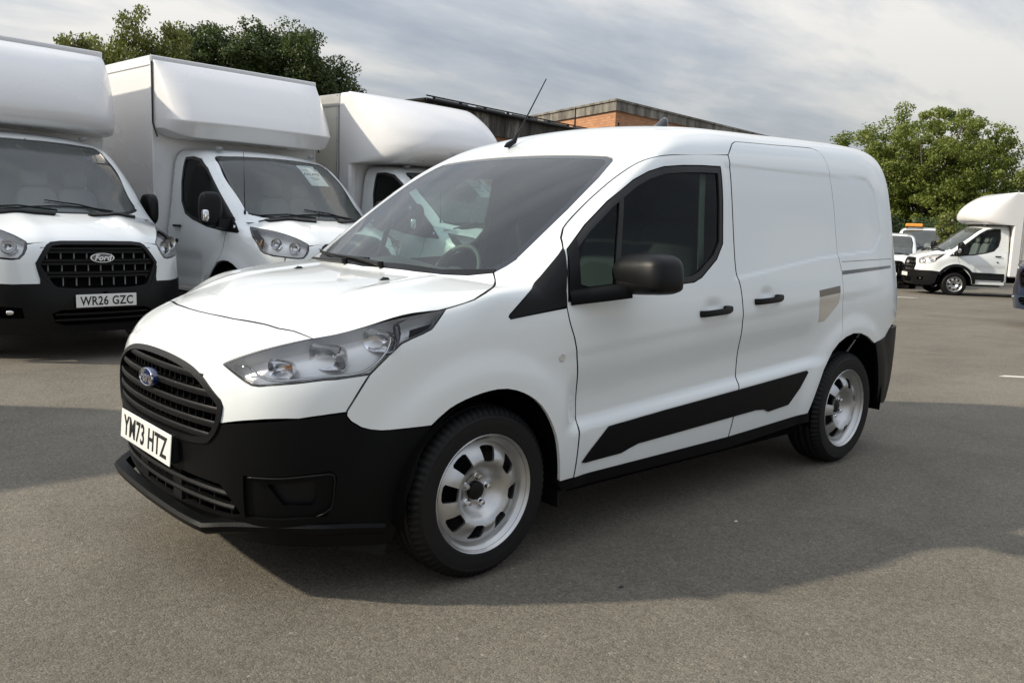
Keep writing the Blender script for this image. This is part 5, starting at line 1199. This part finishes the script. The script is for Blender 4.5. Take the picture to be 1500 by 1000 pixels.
b = MB(); b.box(-.22, -.12, -.20, -.02, 4.28, 4.38, .01); b.build('wall_lamp', M_TRIM, bl2)
bl1 = thing('brick_building', 'low brick building with sooty streaked fascia and black rail along its roof edge', 'building', (-9.41, -12.69, 0))
a1 = -168.4; p1 = [(0., 0.), tuple(ray2(a1, 7.3)), tuple(ray2(a1, 7.3)+ray2(-84, 7)), tuple(ray2(-84, 7))]
prism('wall', p1, -1.0, 3.50, M_BRICK, bl1)
prism('fascia', grow(p1, .10), 3.38, 3.90, M_CONCD, bl1); prism('roof_slab', grow(p1, .16), 3.895, 3.94, M_TRIM, bl1)
u = ray2(a1, 1); nrm = np.array((u[1], -u[0])); nrm = nrm if nrm[1] > 0 else -nrm
for k, z in enumerate((3.90, 3.99)):
    b = MB(); q0 = nrm*.19 - u*.15; q1 = nrm*.19 + u*7.4; b.tube([(q0[0], q0[1], z), (q1[0], q1[1], z)], (.045, .016)[k], 8); b.build('gutter' if k == 0 else 'roof_rail', M_TRIM, bl1, True)
for k in range(9):
    b = MB(); q = nrm*.19 + u*(.1 + .9*k); b.box(q[0]-.03, q[0]+.03, q[1]-.02, q[1]+.02, 3.90, 4.00); b.build('rail_post', M_TRIM, bl1)
for k in range(5):
    b = MB(); q = nrm*.175 + u*(.2+1.4*k); q2 = q + u*1.1; b.add([(q[0], q[1], 3.945), (q2[0], q2[1], 3.945), (q2[0], q2[1], 3.972), (q[0], q[1], 3.972)] + [(a-nrm[0]*.02, c-nrm[1]*.02, z) for a, c, z in ((q[0], q[1], 3.945), (q2[0], q2[1], 3.945), (q2[0], q2[1], 3.972), (q[0], q[1], 3.972))], [(0,1,2,3),(4,7,6,5),(0,4,5,1),(3,2,6,7)]); b.build('flashing_strip', M_LINER, bl1)
b = MB(); v_ = ray2(-84, 1); q = v_*.2 + u*(-.13); b.tube([(u[0]*-.17, u[1]*-.17, 3.80), tuple(v_*6.5 - u*.17) + (3.80,)], .05, 6); b.build('verge_board', mat('white_board', (.72, .68, .62), .7), bl1)
pp = thing('vent_pipe', 'thin black vent pipe standing up from the low roof before the taller brick block', 'pipe', (-15.4, -13.9, 3.9)); b = MB(); b.tube([(0, 0, 0), (0, 0, .62)], .022, 8); b.build('pipe', M_TRIM, pp, True)

# ---------------------------------------------------------------- trees: tapered trunk, limbs, crown of leaf clumps
def leaf_mat(name, c0, c1):
    m = bpy.data.materials.new(name); m.use_nodes = True; nt = m.node_tree; b = nt.nodes['Principled BSDF']; N = nt.nodes.new; L = nt.links.new; o = nt.nodes['Material Output']
    g = N('ShaderNodeNewGeometry'); tc = N('ShaderNodeTexCoord'); nz = N('ShaderNodeTexNoise'); nz.inputs['Scale'].default_value = 1.1; nz.inputs['Detail'].default_value = 3; L(tc.outputs['Object'], nz.inputs[0])
    ad = N('ShaderNodeMath'); ad.operation = 'MULTIPLY_ADD'; L(g.outputs['Random Per Island'], ad.inputs[0]); ad.inputs[1].default_value = .5; L(nz.outputs[0], ad.inputs[2])
    mr = N('ShaderNodeMapRange'); mr.inputs[1].default_value = .45; mr.inputs[2].default_value = 1.15; L(ad.outputs[0], mr.inputs[0])
    mx = N('ShaderNodeMix'); mx.data_type = 'RGBA'; L(mr.outputs[0], mx.inputs[0]); mx.inputs[6].default_value = (*c0, 1); mx.inputs[7].default_value = (*c1, 1); L(mx.outputs[2], b.inputs['Base Color']); b.inputs['Roughness'].default_value = .55
    t = N('ShaderNodeBsdfTranslucent'); L(mx.outputs[2], t.inputs[0]); ms = N('ShaderNodeMixShader'); ms.inputs[0].default_value = .35; L(b.outputs[0], ms.inputs[1]); L(t.outputs[0], ms.inputs[2]); L(ms.outputs[0], o.inputs[0]); return m
M_BARK = mat('bark', (.11, .09, .07), .95, 0, 0, .35, 12, bump=.8, bscale=40)
def tree(label, cat, loc, blobs, nclump, nleaf, leaf, m, trunk_r=.22, droop=0.0, seed=1, group=None, clump_r=(.35, .75), spread=1.0):
    """blobs: (x, y, z, rx, ry, rz) crown masses in local space"""
    rg = np.random.RandomState(seed); root = thing('tree', label, cat, loc, 0, group)
    vol = np.array([b_[3]*b_[4]*b_[5] for b_ in blobs]); pick = rg.choice(len(blobs), nclump, p=vol/vol.sum()); B = np.array(blobs)[pick]
    d = rg.normal(size=(nclump, 3)); d /= np.linalg.norm(d, axis=1, keepdims=True); r = rg.uniform(.0, 1, (nclump, 1))**.42
    C = B[:, :3] + d*r*B[:, 3:]*1.0; C[:, 2] = np.maximum(C[:, 2], .6); R_ = rg.uniform(*clump_r, nclump)
    ci = rg.randint(0, nclump, nleaf); d = rg.normal(size=(nleaf, 3)); d /= np.linalg.norm(d, axis=1, keepdims=True)
    P = C[ci] + d*(rg.uniform(.25, 1, (nleaf, 1))**.6)*R_[ci][:, None]*np.array((1, 1, .72)); P[:, 2] -= droop*rg.uniform(0, 1, nleaf)**2*R_[ci]*1.6
    s = leaf*rg.uniform(.6, 1.35, (nleaf, 1)); a = rg.normal(size=(nleaf, 3)) + np.array((0, 0, -droop*2)); a /= np.linalg.norm(a, axis=1, keepdims=True)
    nn = d*.8 + rg.normal(size=(nleaf, 3))*.6 + np.array((0, 0, .5)); b_ = np.cross(nn, a); b_ /= np.linalg.norm(b_, axis=1, keepdims=True)+1e-9
    V = np.stack([P - a*s*.5, P + b_*s*.30, P + a*s*.5, P - b_*s*.30], 1).reshape(-1, 3); F = np.arange(nleaf*4).reshape(-1, 4)
    me = bpy.data.meshes.new('crown'); me.vertices.add(len(V)); me.vertices.foreach_set('co', V.ravel()); me.loops.add(len(V)); me.polygons.add(nleaf)
    me.polygons.foreach_set('loop_start', np.arange(0, nleaf*4, 4)); me.polygons.foreach_set('loop_total', np.full(nleaf, 4)); me.loops.foreach_set('vertex_index', F.ravel()); me.update(); me.validate(); me.materials.append(m)
    put(bpy.data.objects.new('crown', me), root)
    zc_ = float(np.mean([q[2] for q in blobs])); zb = float(min(q[2]-q[5] for q in blobs)); fork = max(zb*.8, .8)
    b = MB(); cx, cy = float(np.mean([q[0] for q in blobs])), float(np.mean([q[1] for q in blobs]))
    b.tube([(0, 0, -.3), (.02, 0, fork*.5), (cx*.2, cy*.2, fork), (cx*.7, cy*.7, (fork+zc_)/2), (cx, cy, zc_ + min(.5, float(blobs[0][5])*.3))], [trunk_r*1.3, trunk_r, trunk_r*.8, trunk_r*.5, trunk_r*.15], 10); b.build('trunk', M_BARK, root, True)
    sel = rg.choice(nclump, min(nclump, 46), replace=False)
    for k in sel[:46]:
        c = C[k]; t = rg.uniform(.15, .8); s0 = np.array((cx*t*.6, cy*t*.6, fork + (zc_-fork)*t)); mid = (s0+c)/2 + np.array((0, 0, .25)) + rg.normal(size=3)*.15
        b = MB(); b.tube([tuple(s0), tuple(mid), tuple(c)], [trunk_r*.32*(1-t*.5), trunk_r*.18, .012], 5); b.build('limb', M_BARK, root, True)
    return root
ML1 = leaf_mat('leaf_bright', (.095, .135, .02), (.25, .285, .05)); ML2 = leaf_mat('leaf_dark', (.032, .055, .015), (.10, .14, .032)); ML3 = leaf_mat('leaf_birch', (.085, .11, .02), (.23, .25, .055))
def at_az(az, D): return (CAM[0]+math.cos(R(az))*D, CAM[1]+math.sin(R(az))*D)
# ---------------------------------------------------------------- everything placed
atip = (-1.25, -.20, 2.05)
van = thing('cargo_van', 'small white panel van with black bumpers and bare steel wheels, parked in the foreground', 'van')
MW = build_small_van(van)
TW = wheel_meshes(.348, .2165, .225, 8, .150, .066, 5, 0.0)
def spot(x, y): return (x, y, ground_z(x, y))
t1 = thing('box_truck', 'white box truck at the left edge facing the viewer, plate WR26 GZC', 'lorry', (-.235,-5.87,-.075), R(97.0), 'box trucks parked side by side'); build_truck(t1, 1, 'WR26 GZC', folded=True)
t2 = thing('box_truck', 'white box truck second from the left edge, black seam round its roof fairing', 'lorry', (-2.84,-5.81,-.07), R(95.7), 'box trucks parked side by side'); build_truck(t2, 2, '', '£32,470')
t3 = thing('box_truck', 'white truck with rounded moulded body nose and cream side, half hidden by the small van', 'lorry', (-5.38,-5.72,-.09), R(96.5), 'box trucks parked side by side'); build_truck(t3, 3, '', '£31,875')
t4 = thing('box_truck', 'distant white box truck at the right edge, black lower cladding and bulging roof pod', 'lorry', (-25.03,-7.47,-.373), R(-49.5)); build_truck(t4, 4, '', '', True)
t5 = thing('panel_van', 'white panel van with black grille, cut off by the rear of the small van', 'van', (-26.71, -9.94, ground_z(-26.71, -9.94)), R(27)); build_cab_van(t5); build_panel_body(t5)
for x, s in ((0, 1), (0, -1), (-3.2, 1), (-3.2, -1)): steel_wheel(t5, (x, s*.86, .345), s < 0, TW)
t5.scale = (.86, .92, .86)
t6 = copy_tree(t5); t6.scale = (1, 1, 1); t6.name = 'panel_van'; t6.location = spot(-30.2, -10.3); t6.rotation_euler = (0, 0, R(23)); t6['label'] = 'white panel van with an orange beacon on its roof, behind the distant box truck'
bc = thing('beacon_light', 'orange beacon bar on the roof of the distant white van', 'beacon'); bc.location = Vector(t6.location) + Vector((-.55, -.65, 2.13)); bc.rotation_euler = (0, 0, R(23))
b = MB(); b.box(-.09, .09, -.30, .30, 0, .12, .03); b.build('lens', M_AMBER, bc); b = MB(); b.box(-.07, .07, -.32, .32, -.03, .005, .01); b.build('base', M_TRIM, bc)
bv = thing('blue_van', 'dark blue van cut off by the right edge of the photo, black door mirror showing', 'van', spot(-15.16, -1.15), R(-27)); build_cab_van(bv, None, P=M_BLUEP); build_panel_body(bv, P=M_BLUEP)
for x, s in ((0, 1), (0, -1), (-3.2, 1), (-3.2, -1)): steel_wheel(bv, (x, s*.86, .345), s < 0, TW)
# two unseen vans added left of the frame to cast shadows into it
wv = thing('cargo_van', 'unseen white small van, the nearer of two added left of the frame to cast shadows', 'van', (7.3, -1.0, 0), 0, 'unseen vans added for their shadows'); build_small_van(wv, M_WHITE2, M_BUMP, '', False)
wv2 = copy_tree(wv); wv2.name = 'cargo_van'; wv2.location = (5.65, -3.35, 0); wv2['label'] = 'unseen white small van, the farther of two added left of the frame to cast shadows'
# trees
x, y = at_az(-157.2, 49); tree('big round mid green tree behind the parked vans at the right', 'tree', (x, y, ground_z(x, y)),
     [(0,-.3,5.5,3.4,3.8,3.1),(-.6,2.2,4.9,2.9,2.9,2.5),(.4,-2.9,5.0,2.8,2.7,2.4),(0,.2,2.8,3.6,4.3,2.5),(0,-4.3,3.4,1.9,1.7,1.7),(0,4.3,3.0,1.8,1.6,1.6)], 620, 150000, .13, ML1, .32, seed=3, clump_r=(.3, .68))
x, y = at_az(-154.3, 43); tree('dense dark bush growing under the big tree behind the vans', 'bush', (x, y, ground_z(x, y)), [(0,0,1.6,2.0,2.2,1.3),(0,3,1.6,1.8,2.0,1.3)], 90, 30000, .12, ML2, .12, seed=9)
x, y = at_az(-158.6, 34); tree('thin young tree with pale leaves between the beacon van and distant box truck', 'tree', (x, y, ground_z(x, y)), [(0,0,2.0,.45,.45,.9)], 14, 1200, .12, ML3, .04, seed=11, clump_r=(.12, .28))
x, y = at_az(-107.4, 25); tree('pale drooping birch above the first gap between the box trucks', 'tree', (x, y, ground_z(x, y)), [(-.45,0,6.2,.5,.5,1.1),(.1,0,5.1,.95,.95,1.4),(1.0,.1,4.9,.7,.6,1.25),(-.95,.2,5.2,.75,.6,1.5),(0,.1,3.8,1.9,1.0,1.3)], 290, 44000, .085, ML3, .12, droop=.8, seed=4, clump_r=(.18, .38))
x, y = at_az(-105.2, 21); tree('single arching leafy branch tip showing above the left box truck', 'tree', (x, y, ground_z(x, y)), [(0,0,4.98,.50,.35,.26)], 16, 1500, .08, ML3, .05, droop=.8, seed=14, clump_r=(.14, .25))
x, y = at_az(-113.6, 30); tree('dark green bushy tree above the second box truck, nearer the birch', 'tree', (x, y, ground_z(x, y)), [(0,0,6.5,1.5,1.5,1.4),(.7,-.3,5.5,1.8,1.6,1.9)], 230, 60000, .10, ML2, .2, seed=5, clump_r=(.28, .55))
x, y = at_az(-117.4, 30); tree('dark green bushy tree sloping down behind the third box truck', 'tree', (x, y, ground_z(x, y)), [(.2,0,6.4,1.45,1.45,1.45),(-.9,.3,5.4,1.6,1.5,1.5),(-2.1,.8,4.4,1.3,1.2,1.3)], 240, 60000, .10, ML2, .2, seed=6, clump_r=(.28, .55))
